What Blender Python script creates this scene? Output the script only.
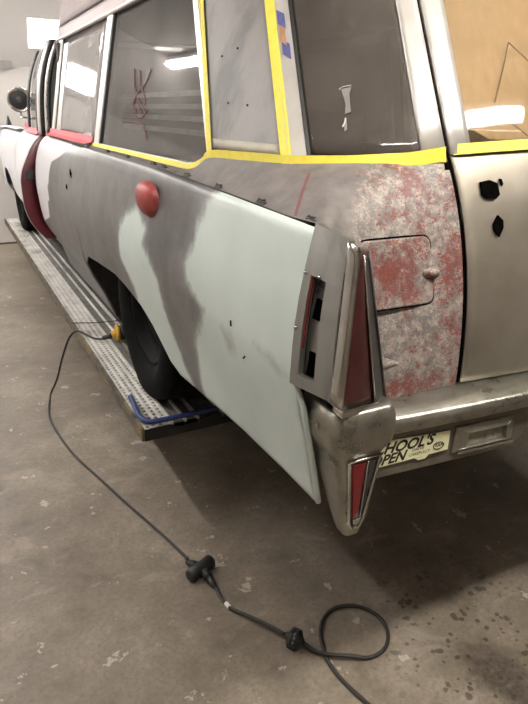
import bpy, bmesh, math, random
from mathutils import Vector, Matrix
from mathutils.bvhtree import BVHTree
random.seed(7)
for o in list(bpy.data.objects): bpy.data.objects.remove(o)
C = bpy.context.scene.collection
SC = bpy.context.scene
# ------------------------------------------------------------------ camera, world, exposure
FLOOR = -0.40          # the car stands on a raised runway whose top is z = 0
CEIL = 2.32
CAM = (-1.536, -2.108, 1.096); YAW, PITCH, ROLL = map(math.radians, (28.3, 22.22, 1.40))
def make_camera():
    cd = bpy.data.cameras.new('camera'); co = bpy.data.objects.new('camera', cd); C.objects.link(co)
    sy, cy, sp, cp = math.sin(YAW), math.cos(YAW), math.sin(PITCH), math.cos(PITCH)
    f = Vector((sy*cp, cy*cp, -sp)); r = Vector((cy, -sy, 0)); u = r.cross(f)
    r2 = math.cos(ROLL)*r + math.sin(ROLL)*u; u2 = -math.sin(ROLL)*r + math.cos(ROLL)*u
    m = Matrix((r2, u2, -f)).transposed().to_4x4(); m.translation = CAM
    co.matrix_world = m
    cd.sensor_width = 36; cd.lens = 582.2/704*36; cd.clip_start = 0.02
    SC.camera = co
make_camera()
w = bpy.data.worlds.new('room_air'); SC.world = w; w.use_nodes = True
w.node_tree.nodes['Background'].inputs[0].default_value = (.9, .93, 1, 1)
w.node_tree.nodes['Background'].inputs[1].default_value = 0.08
SC.view_settings.view_transform = 'Standard'; SC.view_settings.look = 'None'
SC.view_settings.exposure = 0.75; SC.view_settings.gamma = 1.0; SC.view_settings.use_curve_mapping = False
TUBE_E, PANEL_E = 62.0, 26.0   # emission of the lamps

# ------------------------------------------------------------------ materials
def s2l(c):
    c = c/255.0
    return c/12.92 if c <= .04045 else ((c+.055)/1.055)**2.4
def rgb(r, g, b): return (s2l(r), s2l(g), s2l(b), 1)
MATS = {}
class NT:
    def __init__(s, name):
        s.m = bpy.data.materials.new(name); s.m.use_nodes = True; s.t = s.m.node_tree; s.n = s.t.nodes; s.l = s.t.links
        s.b = s.n['Principled BSDF']; s.out = s.n['Material Output']
    def new(s, k, **kw):
        n = s.n.new(k)
        for a, v in kw.items(): setattr(n, a, v)
        return n
    def link(s, a, b): s.l.new(a, b)
    def coord(s, scale=(1, 1, 1)):
        tc = s.new('ShaderNodeTexCoord'); mp = s.new('ShaderNodeMapping'); mp.inputs['Scale'].default_value = scale
        s.link(tc.outputs['Object'], mp.inputs[0]); return mp.outputs[0]
    def noise(s, scale, detail=4, rough=.6, stretch=(1, 1, 1), dist=0):
        n = s.new('ShaderNodeTexNoise'); n.inputs['Scale'].default_value = scale; n.inputs['Detail'].default_value = detail
        n.inputs['Roughness'].default_value = rough; n.inputs['Distortion'].default_value = dist
        s.link(s.coord(stretch), n.inputs['Vector']); return n.outputs[0]
    def ramp(s, fac, stops, interp='LINEAR'):
        r = s.new('ShaderNodeValToRGB'); r.color_ramp.interpolation = interp
        e = r.color_ramp.elements
        while len(e) < len(stops): e.new(.5)
        for x, (p, c) in zip(e, stops):
            x.position = p; x.color = c if hasattr(c, '__len__') else (c, c, c, 1)
        s.link(fac, r.inputs[0]); return r.outputs[0]
    def mix(s, fac, a, b, mode='MIX'):
        m = s.new('ShaderNodeMix', data_type='RGBA', blend_type=mode)
        for sock, v in ((m.inputs[0], fac), (m.inputs[6], a), (m.inputs[7], b)):
            if hasattr(v, 'is_linked'): s.link(v, sock)
            else: sock.default_value = v
        return m.outputs[2]
    def math(s, op, a, b=0.0, clamp=False):
        m = s.new('ShaderNodeMath', operation=op, use_clamp=clamp)
        for sock, v in ((m.inputs[0], a), (m.inputs[1], b)):
            if hasattr(v, 'is_linked'): s.link(v, sock)
            else: sock.default_value = v
        return m.outputs[0]
    def attr(s, name):
        a = s.new('ShaderNodeAttribute'); a.attribute_name = name; return a.outputs['Fac']
    def bump(s, h, strength=.3, dist=.01):
        b = s.new('ShaderNodeBump'); b.inputs['Strength'].default_value = strength; b.inputs['Distance'].default_value = dist
        s.link(h, b.inputs['Height']); s.link(b.outputs[0], s.b.inputs['Normal'])
    def set(s, **kw):
        for k, v in kw.items():
            i = s.b.inputs[{'base': 'Base Color', 'metal': 'Metallic', 'rough': 'Roughness', 'spec': 'Specular IOR Level', 'coat': 'Coat Weight', 'emit': 'Emission Color', 'power': 'Emission Strength', 'trans': 'Transmission Weight', 'alpha': 'Alpha'}[k]]
            if hasattr(v, 'is_linked'): s.link(v, i)
            else: i.default_value = v
        return s
def plain(name, col, rough=.5, metal=0.0, var=.12, scale=30, bump=0.0, stretch=(1, 1, 1), spec=.5, rvar=.0):
    t = NT(name); c = rgb(*col); d = tuple(x*(1-var*2) for x in c[:3])+(1,); l = tuple(min(1, x*(1+var)) for x in c[:3])+(1,)
    n = t.noise(scale, 5, .6, stretch)
    t.set(base=t.ramp(n, [(.3, d), (.5, c), (.7, l)]), rough=rough, metal=metal, spec=spec)
    if rvar: t.set(rough=t.ramp(n, [(.3, max(0, rough-rvar)), (.7, min(1, rough+rvar))]))
    if bump: t.bump(n, bump, .004)
    MATS[name] = t.m; return t.m
M = {}
M['chrome'] = plain('dull_chrome', (196, 194, 190), .16, 1.0, .10, 9, rvar=.10)
M['brushed'] = plain('brushed_metal', (150, 150, 148), .42, .85, .10, 25, stretch=(1, 1, .15), rvar=.08)
M['pillar'] = plain('polished_trim', (206, 203, 200), .38, .62, .05, 14, rvar=.06)
M['black'] = plain('black_rubber', (22, 22, 23), .55, 0, .25, 40)
M['cord'] = plain('cord_rubber', (40, 38, 36), .5, 0, .2, 60)
M['dark'] = plain('dark_underbody', (26, 24, 23), .8, 0, .3, 12)
M['tyre'] = plain('tyre_rubber', (17, 17, 17), .75, 0, .2, 18, bump=.1, spec=.06)
M['rim'] = plain('rim_steel', (15, 14, 14), .6, .0, .3, 16, spec=.06)
M['white'] = plain('white_primer', (198, 198, 201), .45, 0, .03, 6)
M['maroon'] = plain('maroon_paint', (84, 24, 34), .4, 0, .12, 18)
M['yellow_tape'] = plain('yellow_masking_tape', (212, 198, 66), .6, 0, .05, 60, bump=.15)
M['pink_tape'] = plain('pink_masking_tape', (226, 112, 120), .6, 0, .12, 40, bump=.15)
M['redlens'] = plain('dark_red_lens', (112, 24, 26), .28, 0, .16, 30)
M['darkred'] = plain('dark_maroon_lens', (58, 24, 25), .35, 0, .22, 22)
M['lamp'] = plain('dusty_red_dome', (140, 58, 56), .5, 0, .2, 24)
M['smoke'] = plain('smoked_trim', (74, 72, 72), .35, .5, .2, 20)
M['blue'] = plain('blue_hose', (34, 52, 106), .5, 0, .18, 40)
M['yellow_plug'] = plain('yellow_plastic', (206, 160, 50), .5, 0, .15, 40)
M['cream'] = plain('cream_sticker', (226, 224, 186), .5, 0, .05, 50)
M['cream_strip'] = plain('cream_filler', (160, 154, 142), .6, 0, .08, 20)
M['ink'] = plain('black_ink', (20, 20, 18), .6, 0, .05, 50)
M['paper'] = plain('tan_cardboard', (188, 160, 122), .8, 0, .05, 4)
M['greypaper'] = plain('grey_card', (118, 110, 106), .8, 0, .05, 6)
M['pencil'] = plain('grey_pencil_line', (92, 84, 76), .8, 0, .05, 6)
M['redink'] = plain('dull_red_marker', (122, 82, 82), .7, 0, .15, 60)
M['torn'] = plain('torn_paper', (190, 186, 182), .8, 0, .12, 90)
M['patchblue'] = plain('blue_patch', (74, 78, 128), .5, 0, .15, 60)
M['patchorange'] = plain('orange_patch', (160, 120, 88), .5, 0, .15, 60)
M['dark_hole'] = plain('hole_shadow', (7, 6, 6), 1.0, 0, .05, 9, spec=0.0)
M['roofpaint'] = plain('mauve_roof_primer', (138, 124, 124), .6, 0, .05, 8)
M['header'] = plain('pinkish_header_paint', (170, 156, 158), .5, 0, .03, 8)
M['wallpaint'] = plain('wall_paint', (206, 201, 196), .75, 0, .02, 2)
M['wall_grey'] = plain('grey_wall_paint', (140, 132, 122), .8, 0, .03, 2)
M['lampwhite'] = plain('lamp_housing', (235, 235, 235), .5, 0, .02, 5)
M['interior'] = plain('interior_trim', (70, 66, 64), .9, 0, .2, 5)
M['wood'] = plain('dark_board', (64, 60, 58), .7, 0, .1, 8)
M['slat'] = plain('pale_slat', (236, 240, 242), .6, 0, .03, 8)
M['bracket'] = plain('grey_bracket', (158, 154, 150), .6, .2, .1, 20)

def emit(name, col, e):
    t = NT(name); t.set(base=rgb(240, 240, 240), emit=(col[0], col[1], col[2], 1), power=e); return t.m
M['tube'] = emit('lamp_tube', (1, .97, .93), TUBE_E)
M['tube_rear'] = emit('warm_lamp_tube', (1, .94, .84), TUBE_E*.95)
M['tube_dim'] = emit('dim_lamp_tube', (1, .94, .86), TUBE_E*.35)
M['tube_mid'] = emit('mid_lamp_tube', (1, .97, .93), TUBE_E*.7)
M['panel'] = emit('lamp_panel', (1, .98, .95), PANEL_E)

def glass(name, dust, opac, rough=.06):
    t = NT(name)
    n = t.noise(5, 6, .65, (1, 1, .6)); n2 = t.noise(40, 4, .7, (1, 1, .15))
    c = rgb(*dust)
    col = t.ramp(n, [(.25, tuple(x*.6 for x in c[:3])+(1,)), (.7, c)])
    t.set(base=col, rough=rough, spec=.6)
    tr = t.new('ShaderNodeBsdfTransparent'); tr.inputs[0].default_value = (.93, .92, .90, 1)
    mx = t.new('ShaderNodeMixShader')
    f = t.ramp(t.math('ADD', t.math('MULTIPLY', n, .7), t.math('MULTIPLY', n2, .3)), [(.3, max(0, opac-.15)), (.7, min(1, opac+.15))])
    t.link(f, mx.inputs[0]); t.link(tr.outputs[0], mx.inputs[1]); t.link(t.b.outputs[0], mx.inputs[2]); t.link(mx.outputs[0], t.out.inputs[0])
    return t.m
M['glass_side'] = glass('dusty_side_glass', (88, 86, 85), .46, .03)
M['glass_front'] = glass('dusty_front_glass', (150, 146, 145), .8)
M['glass_corner'] = glass('dark_corner_glass', (92, 86, 82), .72)
M['glass_tail'] = glass('rear_door_glass', (150, 130, 104), .16, .03)
M['glass_teal'] = glass('pale_windscreen_glass', (168, 196, 192), .7)
M['glass_lamp'] = glass('clear_lamp_glass', (170, 165, 150), .5, .1)

# painted side panel: bare grey primer with white filler patches (mask stored on the mesh)
def body_mat():
    t = NT('sanded_side_panel')
    fine = t.noise(26, 8, .7); big = t.noise(3.2, 4, .6); streak = t.noise(6, 6, .65, (1, 1, .55))
    grey = t.ramp(t.math('ADD', t.math('MULTIPLY', big, .6), t.math('MULTIPLY', streak, .4)),
                  [(.34, rgb(58, 57, 59)), (.45, rgb(80, 79, 80)), (.55, rgb(98, 96, 97)), (.68, rgb(74, 73, 74))])
    sc = t.ramp(t.noise(60, 6, .7, (1, .25, 1)), [(.48, 0.0), (.8, .22)])
    grey = t.mix(sc, grey, rgb(126, 123, 123))
    white = t.ramp(t.noise(4, 4, .5), [(.3, rgb(180, 193, 190)), (.7, rgb(195, 206, 203))])
    k = t.math('ADD', t.attr('white'), t.math('MULTIPLY', t.math('SUBTRACT', fine, .5), .050))
    k = t.math('ADD', k, t.math('MULTIPLY', t.math('SUBTRACT', t.noise(9, 5, .6), .5), .05))
    m = t.ramp(t.math('ADD', t.math('MULTIPLY', k, 12), .5), [(.22, 0.0), (.42, .35), (.62, 1.0)])
    halo = t.ramp(t.math('ADD', t.math('MULTIPLY', k, 5), t.math('MULTIPLY', t.noise(16, 6, .7, (1, 1, .4)), .9)), [(.18, 0.0), (.62, .42)])
    grey = t.mix(halo, grey, rgb(146, 148, 147))
    col = t.mix(m, grey, white)
    sm = t.math('ADD', t.attr('smudge'), t.math('MULTIPLY', t.math('SUBTRACT', fine, .5), .06))
    ms = t.ramp(t.math('ADD', t.math('MULTIPLY', sm, 14), .5), [(.3, 0.0), (.8, .6)])
    col = t.mix(ms, col, rgb(128, 134, 134))
    fw = t.ramp(t.math('ADD', t.math('MULTIPLY', t.attr('front'), 12), .5), [(.45, 0.0), (.55, 1.0)])
    col = t.mix(fw, col, rgb(192, 191, 194))
    t.set(base=col, rough=.42, spec=.45)
    t.bump(fine, .05, .002)
    return t.m
M['body'] = body_mat()
# rear quarter: sanded grey shoulder turning into red, chalk and grey layers
def rear_mat(name, door=False):
    t = NT(name)
    n1 = t.noise(175, 6, .65, (1, 1, 1), 1.2); n2 = t.noise(27, 6, .7); n3 = t.noise(90, 6, .7)
    grey = t.ramp(t.noise(18, 6, .7), [(.3, rgb(88, 84, 84)), (.7, rgb(120, 115, 113))])
    chalk = t.ramp(n3, [(.3, rgb(126, 118, 111)), (.7, rgb(186, 176, 164))])
    red = t.ramp(n3, [(.3, rgb(82, 34, 31)), (.7, rgb(122, 58, 51))])
    lay = t.ramp(t.math('ADD', t.math('MULTIPLY', n1, .5), t.math('MULTIPLY', t.noise(52, 6, .7), .5)), [(.47, 0.0), (.53, 1.0)])
    mott = t.mix(t.math('MULTIPLY', lay, .68), grey, chalk)
    rk = t.math('ADD', t.math('ADD', t.math('MULTIPLY', t.math('SUBTRACT', n1, .5), 1.0), t.math('MULTIPLY', t.math('SUBTRACT', n2, .5), .8)), t.attr('red'))
    rm = t.ramp(t.math('ADD', rk, .5), [(.47, 0.0), (.53, .9)])
    mott = t.mix(rm, mott, red)
    mk = t.math('ADD', t.attr('mottle'), t.math('MULTIPLY', t.math('SUBTRACT', n2, .5), .9))
    mm = t.ramp(mk, [(.35, 0.0), (.62, 1.0)])
    col = t.mix(mm, grey, mott)
    st = t.math('ADD', t.attr('stripe'), t.math('MULTIPLY', t.math('SUBTRACT', n3, .5), .8))
    col = t.mix(t.ramp(st, [(.45, 0.0), (.7, .75)]), col, rgb(112, 38, 37))
    t.set(base=col, rough=.5, spec=.4); t.bump(n1, .12, .002)
    return t.m
M['rear'] = rear_mat('flaking_rear_quarter')
def steel_mat():
    t = NT('bare_steel')
    n = t.noise(5, 6, .6); f = t.noise(60, 6, .7, (1, 1, .3))
    c = t.ramp(n, [(.3, rgb(134, 127, 117)), (.55, rgb(154, 148, 138)), (.75, rgb(168, 162, 151))])
    c = t.mix(t.math('MULTIPLY', f, .35), c, rgb(140, 132, 122))
    t.set(base=c, metal=.75, rough=t.ramp(n, [(.3, .36), (.7, .5)])); return t.m
M['steel'] = steel_mat()
def bumper_mat(name, a, b, r):
    t = NT(name)
    n = t.noise(14, 6, .65); f = t.noise(90, 5, .7)
    c = t.ramp(n, [(.35, rgb(*a)), (.65, rgb(*b))])
    c = t.mix(t.ramp(f, [(.5, 0.0), (.8, .15)]), c, rgb(112, 100, 86))
    t.set(base=c, metal=.9, rough=t.ramp(n, [(.3, r), (.7, r+.14)])); t.bump(f, .015, .001); return t.m
M['bumper'] = bumper_mat('worn_bumper_chrome', (136, 134, 126), (164, 162, 153), .24)
M['ledge'] = bumper_mat('dull_bumper_top', (118, 111, 104), (140, 133, 125), .38)
M['valance'] = plain('grey_valance_metal', (112, 108, 97), .42, .55, .14, 14)
def floor_mat():
    t = NT('worn_concrete')
    a = t.noise(1.1, 6, .6); b = t.noise(7, 8, .68); f = t.noise(70, 6, .7)
    c = t.ramp(t.math('ADD', t.math('MULTIPLY', a, .5), t.math('MULTIPLY', b, .5)), [(.36, rgb(94, 84, 73)), (.45, rgb(116, 106, 94)), (.54, rgb(131, 121, 108)), (.64, rgb(152, 142, 129))])
    c = t.mix(t.ramp(f, [(.35, .4), (.55, 0.0)]), c, rgb(84, 74, 63))
    pale = t.ramp(t.noise(5.2, 9, .75, (1, 1.3, 1), .6), [(.54, 0.0), (.68, .5)])
    c = t.mix(pale, c, rgb(158, 150, 140))
    chip = t.ramp(t.math('ADD', t.noise(13, 4, .6), t.math('MULTIPLY', f, .14)), [(.728, 0.0), (.75, .55)])
    c = t.mix(chip, c, rgb(196, 186, 174))
    dirt = t.ramp(t.math('ADD', t.noise(4.1, 6, .72, (1.3, 1, 1)), 0.0), [(.58, 0.0), (.70, .45)])
    c = t.mix(dirt, c, rgb(92, 82, 72))
    # oil drips on the right, in world position
    tc = t.new('ShaderNodeTexCoord'); v = t.new('ShaderNodeVectorMath', operation='DISTANCE'); t.link(tc.outputs['Object'], v.inputs[0])
    v.inputs[1].default_value = (-.30, -1.22, -.4)
    near = t.ramp(v.outputs['Value'], [(.0, 1.0), (.22, .8), (.42, 0.0)])
    vo = t.new('ShaderNodeTexVoronoi'); vo.inputs['Scale'].default_value = 34; t.link(t.coord(), vo.inputs['Vector'])
    spot = t.ramp(t.math('ADD', vo.outputs['Distance'], t.math('MULTIPLY', t.math('SUBTRACT', t.noise(19, 4, .6), .5), 1.6)), [(.16, 1.0), (.24, 0.0)])
    c = t.mix(t.math('MULTIPLY', spot, t.math('MULTIPLY', near, .8)), c, rgb(48, 42, 38))
    v2 = t.new('ShaderNodeVectorMath', operation='DISTANCE'); t.link(tc.outputs['Object'], v2.inputs[0]); v2.inputs[1].default_value = (-.30, -1.40, -.4)
    blot = t.ramp(t.math('ADD', v2.outputs['Value'], t.math('MULTIPLY', t.math('SUBTRACT', b, .5), .5)), [(.03, .75), (.14, 0.0)])
    c = t.mix(t.math('MULTIPLY', blot, t.ramp(f, [(.35, .3), (.6, 1.0)])), c, rgb(52, 46, 42))
    t.set(base=c, rough=t.ramp(b, [(.3, .38), (.7, .62)]), spec=.45); t.bump(b, .08, .004); return t.m
M['floor'] = floor_mat()
def runway_mat():
    t = NT('galvanised_runway')
    n = t.noise(5, 6, .65, (1, .5, 1)); f = t.noise(40, 6, .7)
    c = t.ramp(n, [(.35, rgb(134, 130, 124)), (.48, rgb(196, 193, 188)), (.65, rgb(222, 220, 216))])
    c = t.mix(t.ramp(f, [(.55, 0.0), (.7, .55)]), c, rgb(96, 78, 60))
    t.set(base=c, metal=.1, rough=.5); return t.m
M['runway'] = runway_mat()
def runway_dark():
    t = NT('grimy_runway')
    f = t.noise(30, 6, .7, (1, .4, 1))
    t.set(base=t.ramp(f, [(.3, rgb(70, 68, 64)), (.7, rgb(126, 123, 118))]), metal=.3, rough=.55); return t.m
M['runway_dark'] = runway_dark()
def edge_mat():
    t = NT('rusty_runway_edge')
    f = t.noise(11, 6, .7, (1, 1, 2)); g = t.noise(50, 5, .7)
    c = t.ramp(f, [(.38, rgb(52, 42, 34)), (.5, rgb(88, 84, 78)), (.60, rgb(128, 108, 66)), (.68, rgb(76, 70, 64))])
    c = t.mix(t.ramp(g, [(.5, 0.0), (.7, .5)]), c, rgb(60, 48, 38))
    t.set(base=c, rough=.6, metal=.2); return t.m
M['edge'] = edge_mat()

# ------------------------------------------------------------------ mesh helpers
def link(name, verts, faces, mat, parent=None, smooth=False):
    me = bpy.data.meshes.new(name); me.from_pydata([tuple(v) for v in verts], [], faces); me.update()
    bm = bmesh.new(); bm.from_mesh(me); bmesh.ops.recalc_face_normals(bm, faces=bm.faces); bm.to_mesh(me); bm.free()
    if mat: me.materials.append(mat)
    if smooth:
        for p in me.polygons: p.use_smooth = True
    o = bpy.data.objects.new(name, me); C.objects.link(o)
    if parent: o.parent = parent; o.matrix_parent_inverse = parent.matrix_world.inverted()
    return o
def thing(name, label, cat, loc=(0, 0, 0), group=None):
    o = bpy.data.objects.new(name, None); C.objects.link(o); o.location = loc; o.empty_display_size = .1
    o['label'] = label; o['category'] = cat
    if group: o['group'] = group
    o.matrix_world = Matrix.Translation(loc)
    return o
def tag(o, label, cat, group=None):
    o['label'] = label; o['category'] = cat
    if group: o['group'] = group
    return o
class G:                                        # collects geometry for ONE mesh object
    def __init__(s): s.v = []; s.f = []
    def add(s, v, f):
        n = len(s.v); s.v += [tuple(x) for x in v]; s.f += [tuple(i+n for i in q) for q in f]; return s
    def box(s, x0, x1, y0, y1, z0, z1):
        v = [(x, y, z) for z in (z0, z1) for y in (y0, y1) for x in (x0, x1)]
        return s.add(v, [(0, 2, 3, 1), (4, 5, 7, 6), (0, 1, 5, 4), (2, 6, 7, 3), (0, 4, 6, 2), (1, 3, 7, 5)])
    def hexa(s, a, b):                            # two quads -> solid
        return s.add(list(a)+list(b), [(3, 2, 1, 0), (4, 5, 6, 7), (0, 1, 5, 4), (1, 2, 6, 5), (2, 3, 7, 6), (3, 0, 4, 7)])
    def tube(s, path, r, k=8, caps=True):
        P = [Vector(p) for p in path]; n0 = len(s.v); up = None
        R = r if hasattr(r, '__len__') else [r]*len(P)
        for i, p in enumerate(P):
            d = (P[min(i+1, len(P)-1)]-P[max(i-1, 0)]).normalized()
            if up is None:
                up = d.orthogonal().normalized()
            up = (up-d*up.dot(d)).normalized(); sd = d.cross(up)
            for j in range(k):
                a = 2*math.pi*j/k; s.v.append(tuple(p+R[i]*(math.cos(a)*up+math.sin(a)*sd)))
        for i in range(len(P)-1):
            for j in range(k):
                a, b = n0+i*k+j, n0+i*k+(j+1) % k; s.f.append((a, b, b+k, a+k))
        if caps:
            s.f.append(tuple(n0+j for j in range(k))[::-1]); s.f.append(tuple(n0+(len(P)-1)*k+j for j in range(k)))
        return s
    def build(s, name, mat, parent=None, smooth=False): return link(name, s.v, s.f, mat, parent, smooth)
def grid(name, fn, nu, nv, mat, parent=None, smooth=True, thick=0, offset=-1, keep=None):
    v = [fn(i/nu, j/nv) for i in range(nu+1) for j in range(nv+1)]
    f = [(i*(nv+1)+j, (i+1)*(nv+1)+j, (i+1)*(nv+1)+j+1, i*(nv+1)+j+1) for i in range(nu) for j in range(nv)]
    if keep: f = [q for q in f if keep(q)]
    me = bpy.data.meshes.new(name); me.from_pydata([tuple(x) for x in v], [], f); me.update()
    if mat: me.materials.append(mat)
    if smooth:
        for p in me.polygons: p.use_smooth = True
    o = bpy.data.objects.new(name, me); C.objects.link(o)
    if parent: o.parent = parent; o.matrix_parent_inverse = parent.matrix_world.inverted()
    if thick:
        m = o.modifiers.new('thickness', 'SOLIDIFY'); m.thickness = thick; m.offset = offset
    return o
def bevel(o, w, seg=2):
    m = o.modifiers.new('bevel', 'BEVEL'); m.width = w; m.segments = seg; m.limit_method = 'ANGLE'; m.angle_limit = math.radians(35)
    return o
def lerp(a, b, t): return a+(b-a)*t
def interp(x, X, Y):
    if x <= X[0]: return Y[0]
    for i in range(len(X)-1):
        if x <= X[i+1]: return lerp(Y[i], Y[i+1], (x-X[i])/(X[i+1]-X[i]))
    return Y[-1]
def cat(P, n):                                   # Catmull-Rom through points
    P = [Vector(p) for p in P]; out = []
    for i in range(len(P)-1):
        a, b, c, d = P[max(i-1, 0)], P[i], P[i+1], P[min(i+2, len(P)-1)]
        for k in range(n):
            t = k/n; out.append(.5*((2*b)+(c-a)*t+(2*a-5*b+4*c-d)*t*t+(3*b-3*c+d-a)*t**3))
    out.append(P[-1]); return out
def quadstrip(A, B, name, mat, parent, thick=.0015, smooth=False):
    n = len(A); v = [tuple(p) for p in A]+[tuple(p) for p in B]
    f = [(i, i+1, n+i+1, n+i) for i in range(n-1)]
    o = link(name, v, f, mat, parent, smooth)
    m = o.modifiers.new('thickness', 'SOLIDIFY'); m.thickness = thick; m.offset = 0
    return o
def sdist(p, poly):                              # signed distance, + inside
    x, y = p; ins = False; best = 9
    for i in range(len(poly)):
        x1, y1 = poly[i]; x2, y2 = poly[(i+1) % len(poly)]
        if (y1 > y) != (y2 > y) and x < (x2-x1)*(y-y1)/(y2-y1)+x1: ins = not ins
        dx, dy = x2-x1, y2-y1; L = dx*dx+dy*dy or 1e-9
        t = max(0, min(1, ((x-x1)*dx+(y-y1)*dy)/L))
        best = min(best, math.hypot(x-x1-t*dx, y-y1-t*dy))
    return best if ins else -best
def set_attr(o, name, vals):
    a = o.data.attributes.new(name, 'FLOAT', 'POINT'); a.data.foreach_set('value', vals)

# ------------------------------------------------------------------ room
def struct(name, g, m): o = g.build(name, m); o['kind'] = 'structure'; return o
X0, X1, Y0, Y1 = -3.3, 3.6, -4.2, 5.4
struct('floor', G().box(X0-.1, X1+.1, Y0-.1, Y1+.1, FLOOR-.1, FLOOR), M['floor'])
struct('ceiling', G().box(X0-.1, X1+.1, Y0-.1, Y1+.1, CEIL, CEIL+.1), M['wallpaint'])
struct('wall_left', G().box(X0-.1, X0, Y0, Y1, FLOOR, CEIL), M['wallpaint'])
struct('wall_right', G().box(X1, X1+.1, Y0, Y1, FLOOR, CEIL), M['wall_grey'])
struct('wall_back', G().box(X0, X1, Y0-.1, Y0, FLOOR, CEIL), M['wall_grey'])
struct('wall_front', G().box(X0, X1, Y1, Y1+.1, FLOOR, CEIL), M['wallpaint'])
SL0, SL1 = (5.4, 1.515), (4.93, CEIL)            # sloped soffit above the front wall
struct('trim_1', G().hexa([(X0, SL0[0], SL0[1]), (X1, SL0[0], SL0[1]), (X1, SL1[0], SL1[1]), (X0, SL1[0], SL1[1])],
                          [(X0, 5.4, SL0[1]+.02), (X1, 5.4, SL0[1]+.02), (X1, 5.4, CEIL), (X0, 5.4, CEIL)]), M['wallpaint'])
struct('baseboard_front', G().box(X0, X1, Y1-.012, Y1, FLOOR, FLOOR+.018), M['wood'])
def soffit(x, z, off=0):
    t = (z-SL0[1])/(SL1[1]-SL0[1]); n = Vector((0, -(SL1[1]-SL0[1]), SL1[0]-SL0[0])).normalized()
    return Vector((x, lerp(SL0[0], SL1[0], t), z))+n*off
PL = ['bright square ceiling lamp panel above the front of the hearse', 'square lamp panel mirrored in the small side window', 'square lamp panel over the far side of the bonnet']
for i, (xa, xb) in enumerate(((-.52, -.13), (-1.68, -1.38), (.86, 1.22))):
    t = thing('lamp_panel', PL[i], 'ceiling light', tuple(soffit((xa+xb)/2, 1.85)), 'lamp panels on the sloped soffit')
    za, zb = ((1.70, 1.975), (1.60, 1.85), (1.70, 1.975))[i]
    q = [soffit(xa, za, .02), soffit(xb, za, .02), soffit(xb, zb, .02), soffit(xa, zb, .02)]
    G().hexa([p-Vector((0, 0, 0)) for p in q], [soffit(xa, za), soffit(xb, za), soffit(xb, zb), soffit(xa, zb)]).build('frame', M['lampwhite'], t)
    e = .012
    G().hexa([soffit(xa+e, za+e, .024), soffit(xb-e, za+e, .024), soffit(xb-e, zb-e, .024), soffit(xa+e, zb-e, .024)],
             [soffit(xa+e, za+e, .018), soffit(xb-e, za+e, .018), soffit(xb-e, zb-e, .018), soffit(xa+e, zb-e, .018)]).build('diffuser', M['panel'], t)
def batten(label, c, half, along, tm='tube'):
    t = thing('batten_light', label, 'ceiling light', c, 'fluorescent battens on the ceiling')
    x, y, z = c
    a, b = ((half, .07) if along == 'x' else (.07, half))
    G().box(x-a, x+a, y-b, y+b, CEIL-.05, CEIL).build('housing', M['lampwhite'], t)
    if tm == 'tube_rear':
        G().tube([(x-a+.02, y, CEIL-.07), (x+a-.02, y, CEIL-.07)], .042, 14).build('diffuser', M[tm], t, True)
        return
    for s in (-.035, .035):
        if along == 'x': p = [(x-a+.02, y+s, CEIL-.075), (x+a-.02, y+s, CEIL-.075)]
        else: p = [(x+s, y-b+.02, CEIL-.075), (x+s, y+b-.02, CEIL-.075)]
        G().tube(p, .018, 10).build('tube', M[tm], t, True)
batten('long fluorescent batten across the room behind the rear door', (-.45, -1.96, CEIL), 1.25, 'x', 'tube_rear')
batten('fluorescent batten on the left of the ceiling, at the front', (-2.35, 4.05, CEIL), 1.0, 'y')
batten('fluorescent batten on the left of the ceiling, beside the rear wheel', (-2.35, .9, CEIL), 1.0, 'y', 'tube_mid')
batten('fluorescent batten over the right side of the hearse', (1.9, 1.2, CEIL), 1.0, 'y', 'tube_dim')
o = G().hexa([(-.90, 5.37, 1.46), (-.70, 5.37, 1.50), (-.70, 5.37, 1.60), (-.90, 5.37, 1.62)], [(-.90, 5.4, 1.46), (-.70, 5.4, 1.50), (-.70, 5.4, 1.53), (-.90, 5.4, 1.53)]).build('wall_bracket', M['bracket'])
tag(o, 'small grey bracket on the front wall at the soffit', 'bracket')

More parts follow.
